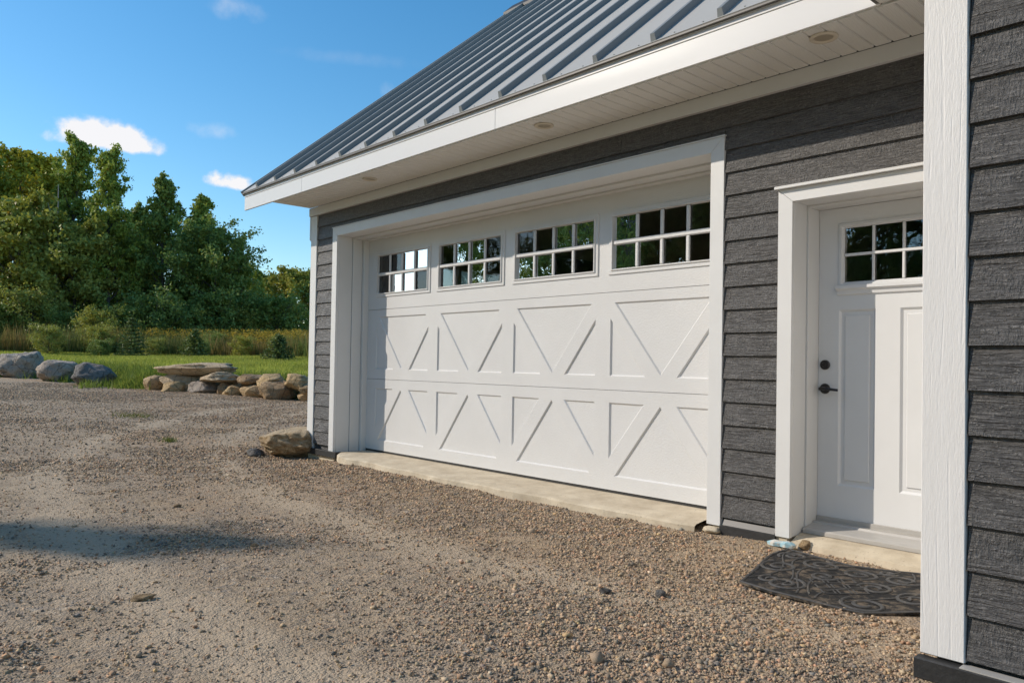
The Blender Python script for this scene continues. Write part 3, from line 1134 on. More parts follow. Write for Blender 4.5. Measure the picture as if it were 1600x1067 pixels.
M['rock_grey'] = mat_rock('weathered_grey_granite', (0.4, 0.345, 0.285), (0.58, 0.51, 0.43), (0.24, 0.21, 0.185))
M['rock_pink'] = mat_rock('pinkish_grey_granite', (0.46, 0.38, 0.31), (0.6, 0.5, 0.41), (0.3, 0.26, 0.225))
M['rock_dark'] = mat_rock('dark_grey_granite', (0.2, 0.185, 0.17), (0.33, 0.305, 0.28), (0.12, 0.115, 0.11))
M['rock_tan'] = mat_rock('tan_fieldstone', (0.52, 0.36, 0.2), (0.66, 0.48, 0.28), (0.32, 0.2, 0.1))
M['rock_pale'] = mat_rock('pale_layered_stone', (0.62, 0.47, 0.3), (0.74, 0.58, 0.4), (0.34, 0.24, 0.14))
M['rock_brown'] = mat_rock('brown_fieldstone', (0.4, 0.27, 0.155), (0.54, 0.38, 0.225), (0.23, 0.155, 0.09))
M['rock_gold'] = mat_rock('golden_fieldstone', (0.62, 0.43, 0.22), (0.74, 0.53, 0.29), (0.36, 0.23, 0.11))

# flat-bedded rock: pale bedding plane on top, broken brown faces below
n = NT('tan_bedded_rock', .9, .25)
co = n.coord('Object')
g_ = n.node('ShaderNodeNewGeometry')
sx_ = n.node('ShaderNodeSeparateXYZ')
n.t.links.new(g_.outputs['True Normal'], sx_.inputs[0])
bed = n.ramp(n.math('ADD', sx_.outputs['Z'], n.math('MULTIPLY', n.noise(co, 8, 4), .3)), [(.55, (0, 0, 0)), (.85, (1, 1, 1))])
pale = n.mix(n.noise(co, 7, 6, .65), (.66, .50, .31), (.80, .64, .44))
brk = n.mix(n.ramp(n.noise(co, 13, 6, .7), [(.38, (0, 0, 0)), (.62, (1, 1, 1))]), (.40, .27, .15), (.78, .58, .35))
n.color(n.mix(bed, brk, pale))
n.normal(n.bump(n.noise(co, 16, 9, .75), 1.0, .10))
M['rock_slab'] = n.m



def rock(name, loc, size, seed, mat, label, cat='boulder', rz=.83, tilt=(0, 0), parent=None, **kw):
    o = link(name, rock_mesh(name, size, seed, mat, **kw), parent, loc)
    o.rotation_euler = (tilt[0], tilt[1], rz)
    if parent is None:
        tag(o, label, cat, 'boulders along the edge of the lawn' if 'corner' not in label and 'beside the big' not in label else None)
    return o


def gz(x, y):
    return float(ground_h(np.array([x]), np.array([y]))[0])


rock('boulder', (-21.3, -.35, .42 + .30), (1.3, 1.1, .98), 3, M['rock_grey'], 'grey boulder cut off by the left edge of the photo, behind the largest boulder')
rock('boulder', (-20.3, .55, .36 + .38), (1.50, 1.25, .98), 5, M['rock_grey'], 'largest boulder, grey and domed, leftmost of the row in full view', tilt=(0, .12))
rock('boulder', (-18.0, .95, .31 + .29), (1.24, 1.05, .80), 8, M['rock_pink'], 'rounded pinkish grey boulder between the largest and the dark boulder', tilt=(0, -.1))
rock('boulder', (-15.9, 1.45, .26 + .25), (1.16, 1.0, .72), 12, M['rock_dark'], 'dark grey boulder with a flat top, nearest the grass bank', power=3.2)
rock('boulder', (-20.15, -.45, .36 + .08), (.50, .4, .30), 14, M['rock_pink'], 'small pale stone wedged at the foot of the largest boulder', sub=3)

# dry-stacked wall: one thing, each stone a part
swall = tag(empty('stone_wall', (-11.2, 3.2, .17)), 'low dry-stacked wall of tan and brown stones holding the lawn', 'stone wall')
ang_w = math.atan2(4.09 - 2.28, -9.0 + 13.556)
STONES = [  # along the wall: world x, y, centre z, width, height, material, seed
    (-12.28, 2.95, .775, 2.05, .31, 'rock_pale', 21, dict(strata=.045, rough=.20, power=3.0)),
    (-13.50, 2.36, .39, .56, .44, 'rock_tan', 22, dict(power=3.4)),
    (-12.72, 2.72, .40, 1.06, .46, 'rock_pale', 23, dict(power=3.0)),
    (-12.56, 2.46, .27, .54, .32, 'rock_gold', 24, {}),
    (-11.40, 3.20, .58, 1.12, .26, 'rock_pale', 25, dict(strata=.03)),
    (-10.45, 3.58, .57, .74, .24, 'rock_brown', 26, dict(power=3.0)),
    (-9.75, 3.80, .54, .70, .33, 'rock_gold', 27, dict(power=2.2)),
    (-11.80, 3.00, .30, .78, .33, 'rock_pink', 28, dict(rough=.12, power=2.6)),
    (-11.20, 3.26, .29, .36, .34, 'rock_brown', 29, dict(power=3.2)),
    (-10.86, 3.34, .25, .46, .32, 'rock_gold', 30, dict(power=3.0)),
    (-10.22, 3.64, .26, .80, .34, 'rock_tan', 31, dict(power=3.4)),
    (-9.45, 3.82, .29, .92, .50, 'rock_brown', 32, dict(power=2.1)),
    (-8.95, 4.18, .52, .74, .36, 'rock_gold', 33, dict(power=3.4)),
    (-8.75, 4.22, .20, .40, .28, 'rock_tan', 34, {}),
    (-8.70, 4.34, .40, .72, .28, 'rock_tan', 35, dict(power=3.2)),
    (-8.1, 4.55, .30, .80, .5, 'rock_brown', 36, dict(power=3.0)),
    (-7.4, 4.95, .34, .85, .52, 'rock_tan', 37, dict(power=3.0)),
    (-11.0, 3.70, .30, 1.2, .52, 'rock_brown', 38, dict(power=3.4)),
    (-12.6, 3.10, .35, 1.3, .50, 'rock_brown', 39, dict(power=3.4)),
    (-9.9, 4.15, .30, 1.2, .50, 'rock_brown', 40, dict(power=3.4)),
]
rs = random.Random(4)
for sx, sy, szc, w_, h_, mt, sd_, kw in STONES:
    kw = dict(kw, power=max(4.6, kw.get('power', 0) + 2.0) if sd_ not in (28, 32) else 2.6, rough=.17)
    o = rock('stone', (sx + 11.2, sy - 3.2, szc - .17), (w_ * 1.08, min(.62, w_ * .75) + .12, h_ * 1.12), sd_, M[mt], '', parent=swall, rz=ang_w + .25 + rs.uniform(-.15, .15), tilt=(rs.uniform(-.06, .06), rs.uniform(-.08, .08)), **kw)
rock('rock', (-.93, -.02, .035), (.88, .74, .40), 61, M['rock_slab'], 'tan flat-topped rock at the garage corner', 'rock', rz=.75, tilt=(.03, .06), strata=.02, power=7.0, sub=5, rough=.16)
rock('rock', (-1.02, -.46, -.075), (.22, .20, .12), 46, M['rock_dark'], 'small dark stone beside the big tan rock', 'rock', rz=.3, sub=3)

# ------------------------------------------------------------------ gravel stones (too many to count)
def protos(k, seed, octa):
    r = np.random.default_rng(seed)
    if octa:
        base = np.array([(1, 0, 0), (-1, 0, 0), (0, 1, 0), (0, -1, 0), (0, 0, 1), (0, 0, -1)], float)
        return np.array([(base + r.normal(0, .28, (6, 3))) * r.uniform(.75, 1.25, 3) for _ in range(k)])
    base = np.array([(x, y, z) for x in (-1, 1) for y in (-1, 1) for z in (-1, 1)], float)
    return np.array([base * r.uniform(.40, 1.0, (8, 3)) for _ in range(k)])


CF = np.array([(0, 1, 3), (0, 3, 2), (4, 6, 7), (4, 7, 5), (0, 4, 5), (0, 5, 1), (2, 3, 7), (2, 7, 6), (0, 2, 6), (0, 6, 4), (1, 5, 7), (1, 7, 3)])
OF = np.array([(0, 2, 4), (2, 1, 4), (1, 3, 4), (3, 0, 4), (2, 0, 5), (1, 2, 5), (3, 1, 5), (0, 3, 5)])
PAL = np.array([(.10, .095, .095), (.19, .17, .155), (.30, .25, .20), (.40, .33, .255), (.46, .345, .25), (.48, .385, .295), (.44, .28, .19), (.60, .53, .45), (.19, .195, .21), (.52, .39, .23)])
PW = np.array([.09, .12, .17, .17, .14, .11, .09, .02, .06, .03])


def in_house(x, y):
    a = (y > .02) & (x > -.62) & (x < 7)
    b = (x > 6.9) & (y > -1.56)
    s1 = (x > .1) & (x < 4.96) & (y > -.135 + .10 * np.clip((x - 4.2) / .75, 0, 1) ** 1.5 + .03)
    rk = ((x + .92) / .30) ** 2 + ((y - .06) / .28) ** 2 < 1
    return a | b | s1 | rk


def mat_zone(x, y):
    return (x > 5.80) & (x < 6.75) & (y > -.96) & (y < -.24)


def density(x, y):
    """share of the ground covered by loose stones, 0..1"""
    n_ = fbm(x * .9 + 3.1, y * .9, 31, 4)
    d = np.clip((n_ - .44) * 5.0, .09, .9) * np.clip(.55 + (x - 1.5) * .12, .35, 1)
    d = np.maximum(d, .92 * np.exp(-((x - 6.2) ** 2 / 1.6 + (y + 1.6) ** 2 / 1.3)))          # loose gravel before the door
    d = np.maximum(d, .85 * np.exp(-((y + .45) ** 2) / .10) * ((x > -.5) & (x < 5.2)))       # along the slab
    sand = np.exp(-(((x - 3.3) * .7 + (y + 1.9) * .5) ** 2 / .9 + ((x - 3.3) * -.5 + (y + 1.9) * .7) ** 2 / 2.2))
    d = d * (1 - .75 * sand)
    rad = np.hypot(x - 3.4, y - 10.0) + .25
    d = d * (1 - .6 * np.exp(-((np.abs(rad - 12.75) - .78) / .26) ** 2))      # packed wheel tracks
    return d


def scatter(nmax, xr, yr, size_lo, size_hi, seed, dens_pow=1.0, fall=1.0):
    r = np.random.default_rng(seed)
    x = r.uniform(*xr, nmax)
    y = r.uniform(*yr, nmax)
    fx_, fy_, rx_, ry_ = FX[0], FX[1], RX[0], RX[1]
    dz = (x - CAM[0]) * fx_ + (y - CAM[1]) * fy_
    dr = (x - CAM[0]) * rx_ + (y - CAM[1]) * ry_
    keep = (dz > 1.4) & (np.abs(dr) < .78 * dz + .5) & ~in_house(x, y) & (r.uniform(0, 1, nmax) < density(x, y) ** dens_pow)
    keep &= ~(mat_zone(x, y) & (r.uniform(0, 1, nmax) < 1.0))
    keep &= r.uniform(0, 1, nmax) < np.where(fall > 0, np.clip((15 - dz) / 10.0, 1e-6, 1) ** fall, np.clip((dz - 6) / 3, 0, 1))
    x, y = x[keep], y[keep]
    k = len(x)
    s = size_lo * (size_hi / size_lo) ** (r.uniform(0, 1, k) ** 2.2)
    return x, y, s, r


def stones_mesh(parts):
    V, Fc, Cc = [], [], []
    base = 0
    for x, y, s, r, octa in parts:
        k = len(x)
        pr, fc = protos(40, 5, octa), (OF if octa else CF)
        nv = pr.shape[1]
        z = ground_h(x, y) + s * r.uniform(-.05, .30, k)
        P = pr[r.integers(0, 40, k)] * (s[:, None, None] * .5) * r.uniform(.65, 1.25, (k, 1, 3))
        q = r.normal(size=(k, 4))
        q /= np.linalg.norm(q, axis=1)[:, None]
        w, a, b, c = q.T
        R_ = np.stack([1 - 2 * (b * b + c * c), 2 * (a * b - c * w), 2 * (a * c + b * w), 2 * (a * b + c * w), 1 - 2 * (a * a + c * c), 2 * (b * c - a * w), 2 * (a * c - b * w), 2 * (b * c + a * w), 1 - 2 * (a * a + b * b)], 1).reshape(k, 3, 3)
        P = np.einsum('kij,kvj->kvi', R_, P)
        P[:, :, 2] *= .8
        P += np.stack([x, y, z], 1)[:, None, :]
        col = PAL[r.choice(len(PAL), k, p=PW)] * r.uniform(.92, 1.50, (k, 1)) * np.array((1.0, .88, .72)) * r.uniform(.95, 1.05, (k, 3))
        V.append(P.reshape(-1, 3))
        Fc.append(((np.arange(k) * nv)[:, None, None] + fc[None] + base).reshape(-1, 3))
        Cc.append(np.repeat(col, nv, 0))
        base += k * nv
    return np.concatenate(V), np.concatenate(Fc), np.concatenate(Cc)


n = NT('crushed_gravel', .85, .3)
n.color(n.mix(n.noise(n.world(), 220, 2, .5), n.attr('col'), n.mix(.5, n.attr('col'), (.30, .25, .19))))
M['gravel'] = n.m
parts = [(*scatter(480000, (-2, 8.4), (-4.6, .4), .008, .020, 1, .75, 1.3), True),
         (*scatter(90000, (-4, 8.4), (-4.8, 1.0), .014, .028, 2, 1.2), False),
         (*scatter(420000, (-17, 4), (-5, 4.5), .014, .036, 8, .55, .0), True),
         (*scatter(700, (-6, 8.4), (-5.5, 2.0), .03, .06, 3, 1.5), False)]
v_, f_, c_ = stones_mesh(parts)
g = link('gravel', npmesh('gravel', v_, f_, M['gravel'], c_))
tag(g, 'loose crushed gravel strewn over the sandy yard', 'gravel', kind='stuff')

LOOSE = [(3.567, -2.507, .06, .035, 'rock_brown', 'small dark loose stone on the packed sand left of the slab middle'),
         (4.166, -3.313, .12, .022, 'rock_tan', 'flat tan stone half buried in the left foreground'),
         (5.684, -1.41, .075, .045, 'rock_dark', 'largest dark angular stone in the gravel before the door mat'),
         (5.477, -1.583, .065, .03, 'rock_dark', 'flat dark stone left of the largest dark one'),
         (2.004, -2.415, .06, .035, 'rock_brown', 'brown stone beside the tree shadow on the yard')]
for i, (x, y, w_, h_, mt, lab) in enumerate(LOOSE):
    o = link('loose_stone', rock_mesh('loose_stone', (w_, w_ * .75, h_), 70 + i, M[mt], sub=2, power=3.4, rough=.2), None, (x, y, gz(x, y) + h_ * .28))
    o.rotation_euler = (.1, -.08, i * 1.1)
    tag(o, lab, 'stone', 'larger loose stones in the gravel')

# ------------------------------------------------------------------ door mat
MATZ = -.030
outline = [(5.846, -.98), (5.81, -.85), (5.781, -.713), (5.73, -.55), (5.690, -.40), (5.676, -.28), (5.685, -.179), (5.883, -.227), (6.09, -.252), (6.251, -.194), (6.391, -.131), (6.62, -.13), (6.70, -.40), (6.74, -.75),
           (6.631, -.792), (6.466, -.98), (6.369, -1.0), (6.213, -1.013), (6.04, -1.022)]
outline = [Vector(p) for p in outline]


def mat_h(x, y):
    return float(ground_h(np.array([x]), np.array([y]), False)[0]) + .024 + .004 * math.sin(x * 7 + y * 3) + .003 * math.sin(y * 9)


n = NT('dusty_black_rubber', .7, .35)
co = n.world()
dust = n.ramp(n.noise(co, 16, 7, .75), [(.48, (0, 0, 0)), (.62, (1, 1, 1))])
n.color(n.mix(n.math('MULTIPLY', dust, .75), (.012, .012, .012), (.20, .155, .11)))
n.normal(n.bump(n.noise(co, 220, 3), .25, .002))
M['rubber'] = n.m
n = NT('clean_rubber_ridge', .5, .45)
n.color(n.mix(n.ramp(n.noise(n.world(), 18, 5, .7), [(.55, (0, 0, 0)), (.8, (1, 1, 1))]), (.062, .059, .056), (.24, .19, .135)))
M['ridge'] = n.m
dmat = tag(empty('door_mat', (5.9, -.6, MATZ)), 'black rubber door mat with scroll pattern on the gravel by the entry', 'door mat')
O_ = Vector((5.9, -.6, MATZ))
inner_pts = [Vector((x, y)) for x in np.arange(5.70, 6.75, .035) for y in np.arange(-1.0, -.12, .035)]


def in_poly(p, poly):
    r = False
    for i in range(len(poly)):
        a, b = poly[i], poly[i - 1]
        if (a.y > p.y) != (b.y > p.y) and p.x < (b.x - a.x) * (p.y - a.y) / (b.y - a.y) + a.x:
            r = not r
    return r


pts = outline + [p for p in inner_pts if in_poly(p, outline)]
ne = len(outline)
vs_, _, fs, *_ = geometry.delaunay_2d_cdt(pts, [(i, (i + 1) % ne) for i in range(ne)], [], 1, 1e-6)
top = [(v.x - O_.x, v.y - O_.y, mat_h(v.x, v.y) - O_.z) for v in vs_]
bot = [(x, y, z - .010) for x, y, z in top]
k = len(top)
m = MB().poly(top + bot, [tuple(f) for f in fs] + [tuple(i + k for i in reversed(f)) for f in fs] + [(i, i + k, (i + 1) % ne + k, (i + 1) % ne) for i in range(ne)])
m.build('mat_base', M['rubber'], dmat)


def ridge(pts2, r=.010, name='scroll_ridge', mat='ridge'):
    pp = [Vector(p) for p in pts2 if in_poly(Vector(p), outline)]
    if len(pp) < 3:
        return
    b = MB()
    P3 = [(p.x - O_.x, p.y - O_.y, mat_h(p.x, p.y) - O_.z + .0015) for p in pp]
    b.tube(P3, [r] * len(P3), 6)
    nv = len(b.v) // len(P3)
    b.v = [(v[0], v[1], P3[i // nv][2] + (v[2] - P3[i // nv][2]) * .55) for i, v in enumerate(b.v)]
    b.build(name, M[mat], dmat)


cen = Vector((6.2, -.58))
edge = [cen + (p - cen) * .985 for p in outline]
rim = []
for i in range(len(edge)):
    a, b = edge[i], edge[(i + 1) % len(edge)]
    rim += [a.lerp(b, t / 4) for t in range(4)]
rim.append(rim[0])
ridge([tuple(p) for p in rim], .008, 'rim')


def spiral(cx, cy, r0, turns, a0, sgn=1, tail=None):
    p = []
    n_ = int(26 * turns)
    for i in range(n_ + 1):
        t = i / n_
        a = a0 + sgn * 2 * math.pi * turns * t
        rr_ = r0 * (1 - .80 * t)
        p.append((cx + rr_ * math.cos(a), cy + rr_ * math.sin(a)))
    return p


for cx, cy, r0, tr, a0, sg in ((5.86, -.60, .105, 1.6, 2.4, 1), (5.80, -.34, .085, 1.5, -2.0, -1), (6.00, -.40, .10, 1.6, 2.8, 1), (6.02, -.85, .105, 1.5, 1.6, -1),
                               (6.20, -.42, .095, 1.6, -1.0, 1), (6.42, -.86, .11, 1.6, 2.6, 1), (6.40, -.36, .10, 1.5, .5, -1), (6.36, -.60, .085, 1.6, 3.4, -1), (6.56, -.64, .095, 1.5, 1.0, 1),
                               (6.10, -.60, .07, 1.4, .3, -1), (5.93, -.83, .06, 1.3, 2.0, 1), (6.56, -.30, .08, 1.4, 2.2, 1), (6.0, -.27, .045, 1.3, 1.0, 1), (6.29, -.27, .05, 1.3, 0, -1)):
    ridge(spiral(cx, cy, r0, tr, a0, sg))
for i in range(7):      # long S-curves linking the scrolls
    a = Vector((5.78 + .13 * i, -.95 + .03 * (i % 2)))
    ridge([(a.x + .10 * math.sin(t * 5.2 + i) + .05 * t, a.y + .78 * t) for t in np.linspace(0, 1, 30)], .005)
for ix in range(3):     # lattice in the middle
    for iy in range(3):
        c = Vector((6.22 + .055 * ix - .055 * iy, -.80 + .055 * ix + .055 * iy))
        ridge([(c.x - .04, c.y), (c.x, c.y + .04), (c.x + .04, c.y), (c.x, c.y - .04), (c.x - .04, c.y)], .005, 'lattice_ridge')

# scraps at the foot of the trim
n = NT('torn_blue_membrane', .6)
n.color(n.mix(n.ramp(n.noise(n.coord('Object'), 22, 4), [(.42, (0, 0, 0)), (.55, (1, 1, 1))]), (.66, .62, .55), (.36, .56, .62)))
M['scrap'] = n.m


def chunk(name, loc, size, seed, mat, label, cat, rz=0):
    o = link(name, rock_mesh(name, size, seed, mat, sub=3, power=3.4, rough=.25), None, loc)
    o.rotation_euler = (0, 0, rz)
    return tag(o, label, cat)


rr_ = random.Random(3)
sc_pts = [(-.11, -.02), (-.085, .035), (-.03, .05), (.02, .03), (.055, .055), (.105, .02), (.09, -.03), (.04, -.045), (.0, -.03), (-.05, -.05)]
top_ = [(x, y, .016 + rr_.uniform(-.008, .010)) for x, y in sc_pts] + [(-.055, 0, .030), (.0, .008, .022), (.055, 0, .034)]
bot_ = [(x * .96, y * .96, -.012) for x, y in sc_pts]
fc_ = [(0, 1, 10), (1, 2, 10), (2, 11, 10), (2, 3, 11), (3, 12, 11), (3, 4, 12), (4, 5, 12), (5, 6, 12), (6, 7, 12), (7, 11, 12), (7, 8, 11), (8, 9, 11), (9, 10, 11), (9, 0, 10)]
fc_ += [(i, (i + 1) % 10, 13 + (i + 1) % 10, 13 + i) for i in range(10)]
scrap = MB().poly(top_ + bot_, fc_).build('membrane_scrap', M['scrap'])
scrap.location = (5.585, -.075, -.018)
scrap.rotation_euler = (0, 0, .1)
scrap.scale = (.8, .8, .8)
tag(scrap, 'torn scrap of pale blue membrane at the foot of the entry trim', 'scrap')
chunk('mortar_lump', (5.69, .01, -.015), (.08, .09, .055), 52, M['rock_tan'], 'small brown mortar lump beside the blue scrap', 'mortar lump', .4)
chunk('mortar_lump', (5.055, -.02, -.026), (.14, .08, .05), 53, M['concrete'], 'pale mortar lump at the foot of the garage trim', 'mortar lump', .1)

# ------------------------------------------------------------------ vegetation
def mat_leaf(name, tint=(1, 1, 1)):
    n = NT(name, .55, .3)
    c = n.attr('col')
    oi = n.node('ShaderNodeObjectInfo')
    c = n.mix(n.math('MULTIPLY', oi.outputs['Random'], .35), c, n.mix(1.0, c, (1.25, 1.1, .6), 'MULTIPLY'))
    n.color(c)
    out = [x for x in n.t.nodes if x.type == 'OUTPUT_MATERIAL'][0]
    tl = n.node('ShaderNodeBsdfTranslucent')
    n.t.links.new(n.mix(1.0, c, (1.1, 1.1, .7), 'MULTIPLY'), tl.inputs['Color'])
    mx = n.node('ShaderNodeMixShader')
    mx.inputs[0].default_value = .26
    n.t.links.new(n.p.outputs[0], mx.inputs[1])
    n.t.links.new(tl.outputs[0], mx.inputs[2])
    n.t.links.new(mx.outputs[0], out.inputs['Surface'])
    return n.m


M['leaf'] = mat_leaf('tree_leaves')
n = NT('tree_bark', .9, .2)
n.color(n.mix(n.noise(n.coord('Object', (1, 1, .25)), 9, 5, .65), (.075, .062, .05), (.21, .185, .16)))
n.normal(n.bump(n.noise(n.coord('Object', (1, 1, .2)), 20, 5, .7), .7, .03))
M['bark'] = n.m
n = NT('pale_dead_bark', .9, .2)
n.color((.36, .32, .27))
M['dead_bark'] = n.m


def leaf_quads(centres, size, r, col, up=.35):
    """one small bent leaf-clump quad per centre"""
    k = len(centres)
    nrm_ = r.normal(size=(k, 3))
    nrm_[:, 2] += up
    nrm_ /= np.linalg.norm(nrm_, axis=1)[:, None]
    t_ = np.cross(nrm_, r.normal(size=(k, 3)))
    t_ /= np.linalg.norm(t_, axis=1)[:, None] + 1e-9
    b_ = np.cross(nrm_, t_)
    s = (size * r.uniform(.55, 1.25, k))[:, None]
    v = np.stack([centres - t_ * s, centres - b_ * s * .62 + nrm_ * s * .18, centres + t_ * s, centres + b_ * s * .62 + nrm_ * s * .18], 1).reshape(-1, 3)
    f = np.arange(k * 4).reshape(k, 4)
    return v, f, np.repeat(col, 4, 0)


GREENS = {'mid': (np.array((0.19, 0.26, 0.055)), np.array((0.44, 0.49, 0.11))),
          'dark': (np.array((0.15, 0.22, 0.06)), np.array((0.34, 0.4, 0.11))),
          'olive': (np.array((0.25, 0.28, 0.065)), np.array((0.5, 0.48, 0.125))),
          'yellow': (np.array((0.3, 0.31, 0.045)), np.array((0.58, 0.5, 0.065)))}


def tree_meshes(name, H, width, seed, tone, leaves=26000, base=.14, shape=1.0, leaf=.135, narrow_top=.85, dead=False, open_=.0, spire=False):
    """tapered trunk with limbs, and a crown of leaf clumps carried by the limbs"""
    r = np.random.default_rng(seed)
    rr_ = random.Random(seed)
    tb = MB()
    n_ = 9
    lean = Vector((rr_.uniform(-.05, .05), rr_.uniform(-.05, .05)))
    axis_pts = []
    for i in range(n_ + 1):
        t = i / n_
        axis_pts.append(Vector((lean.x * H * t + .12 * math.sin(t * 5 + seed), lean.y * H * t + .12 * math.cos(t * 4 + seed), H * .96 * t)))
    R0 = .013 * H + .03
    tb.tube(axis_pts, [R0 * (1.25 if i == 0 else 1) * (1 - .93 * i / n_) + .008 for i in range(n_ + 1)], 9)
    tips, wts = [], []
    limbs = 38
    ga = rr_.uniform(0, 6)
    for i in range(limbs):
        t = base + (1 - base) * ((i + rr_.uniform(-.3, .3)) / limbs)
        t = min(max(t, base), .97)
        k = t * n_
        a0, a1 = axis_pts[int(k)], axis_pts[min(int(k) + 1, n_)]
        p0 = a0.lerp(a1, k - int(k))
        ga += 2.4 + rr_.uniform(-.4, .4)
        u_ = (t - base) / (1 - base)
        if spire:
            prof = min(1.0, .55 + u_ * 1.6) * max(.08, 1 - u_) ** .55 * rr_.uniform(.75, 1.2)
        else:
            prof = math.sin(math.pi * min(1, (u_ * .86 + .16)) ** shape) ** narrow_top
        Ln = width * .5 * prof * rr_.uniform(.68, 1.22) + .25
        el = (.45 if spire else .25) + .75 * u_ + rr_.uniform(-.15, .25)
        d = Vector((math.cos(ga) * math.cos(el), math.sin(ga) * math.cos(el), math.sin(el)))
        pts_ = []
        for j in range(5):
            q = p0 + d * Ln * j / 4 + Vector((0, 0, .10 * Ln * (j / 4) ** 2))
            q += Vector((rr_.uniform(-1, 1), rr_.uniform(-1, 1), rr_.uniform(-1, 1))) * .05 * Ln * (j > 0)
            pts_.append(q)
        r1 = R0 * .36 * (1 - .7 * t) + .012
        tb.tube(pts_, [r1 * (1 - .8 * j / 4) for j in range(5)], 5, False)
        for j in range(9):
            s_ = rr_.uniform(.35, 1.0) if j else 1.0
            kk = s_ * 4
            q0 = pts_[int(min(kk, 3))].lerp(pts_[int(min(kk, 3)) + 1], min(kk - int(min(kk, 3)), 1))
            d2 = (d + Vector((rr_.gauss(0, .8), rr_.gauss(0, .8), rr_.gauss(.15, .6)))).normalized()
            l2 = Ln * rr_.uniform(.16, .42) + .15
            q1 = q0 + d2 * l2
            if rr_.random() < .6:
                tb.tube([q0, q0.lerp(q1, .5) + Vector((0, 0, .03)), q1], [.014, .010, .005], 4, False)
            if rr_.random() > open_:
                tips.append(q1)
                wts.append(l2)
                tips.append(q0.lerp(q1, .55))
                wts.append(l2 * .8)
    tips = np.array([tuple(p) for p in tips])
    wts = np.array(wts)
    idx = r.choice(len(tips), leaves)
    sg = (.09 + .15 * wts[idx])[:, None] * np.array([1, 1, .62])
    c = tips[idx] + r.normal(size=(leaves, 3)) * sg
    c[:, 2] = np.maximum(c[:, 2], .25)
    a_, b_ = GREENS[tone]
    clump = r.uniform(0, 1, len(tips))[idx]
    t = np.clip(.55 * clump + .45 * r.uniform(0, 1, leaves), 0, 1)[:, None]
    col = a_ * (1 - t) + b_ * t
    odd = r.uniform(0, 1, leaves) < .012
    col[odd] = (.30, .20, .04)
    v, f, cc = leaf_quads(c, leaf, r, col)
    return tb.mesh('trunk', M['dead_bark'] if dead else M['bark'], smooth=True), npmesh('crown', v, f, M['leaf'], cc)


TREES = {
    'maple': tree_meshes('maple', 11, 6.4, 1, 'mid', 25000, .10, 1.0, open_=.15, spire=True),
    'poplar': tree_meshes('poplar', 13, 5.2, 2, 'mid', 20000, .12, .72, .125, .95, open_=.25, spire=True),
    'ash': tree_meshes('ash', 12, 6.4, 3, 'dark', 21000, .08, .85, open_=.2, spire=True),
    'oak': tree_meshes('oak', 10, 6.6, 4, 'dark', 25000, .06, 1.1, open_=.1),
    'sumac': tree_meshes('sumac', 8, 5.4, 5, 'olive', 20000, .08, 1.0, open_=.1),
    'golden': tree_meshes('golden', 12, 6.0, 6, 'yellow', 20000, .16, 1.0, open_=.15),
    'aspen': tree_meshes('aspen', 13, 2.6, 9, 'dark', 4200, .30, .8, .11, .9, open_=.35, spire=True),
    'shrub': tree_meshes('shrub', 3.4, 3.8, 7, 'olive', 9000, .03, 1.3, .09),
    'bush': tree_meshes('bush', 2.6, 3.4, 8, 'dark', 9000, .03, 1.3, .09),
}
KH = {'aspen': 13, 'maple': 11, 'poplar': 13, 'ash': 12, 'oak': 10, 'sumac': 8, 'golden': 12, 'shrub': 3.4, 'bush': 2.6}


def plant(kind, x, y, h, rz, label, cat='tree', group='trees along the edge of the lawn', name=None, wide=1.0):
    z = float(lawn_h(np.array([x]), np.array([y]))[0]) - .06
    root = empty(name or ('shrub' if cat == 'shrub' else 'tree'), (x, y, z), rz)
    s = h / KH[kind]
    root.scale = (s * wide, s * wide, s)
    tm, cm = TREES[kind]
    link('trunk', tm, root)
    link('crown', cm, root)
    return tag(root, label, cat, group)



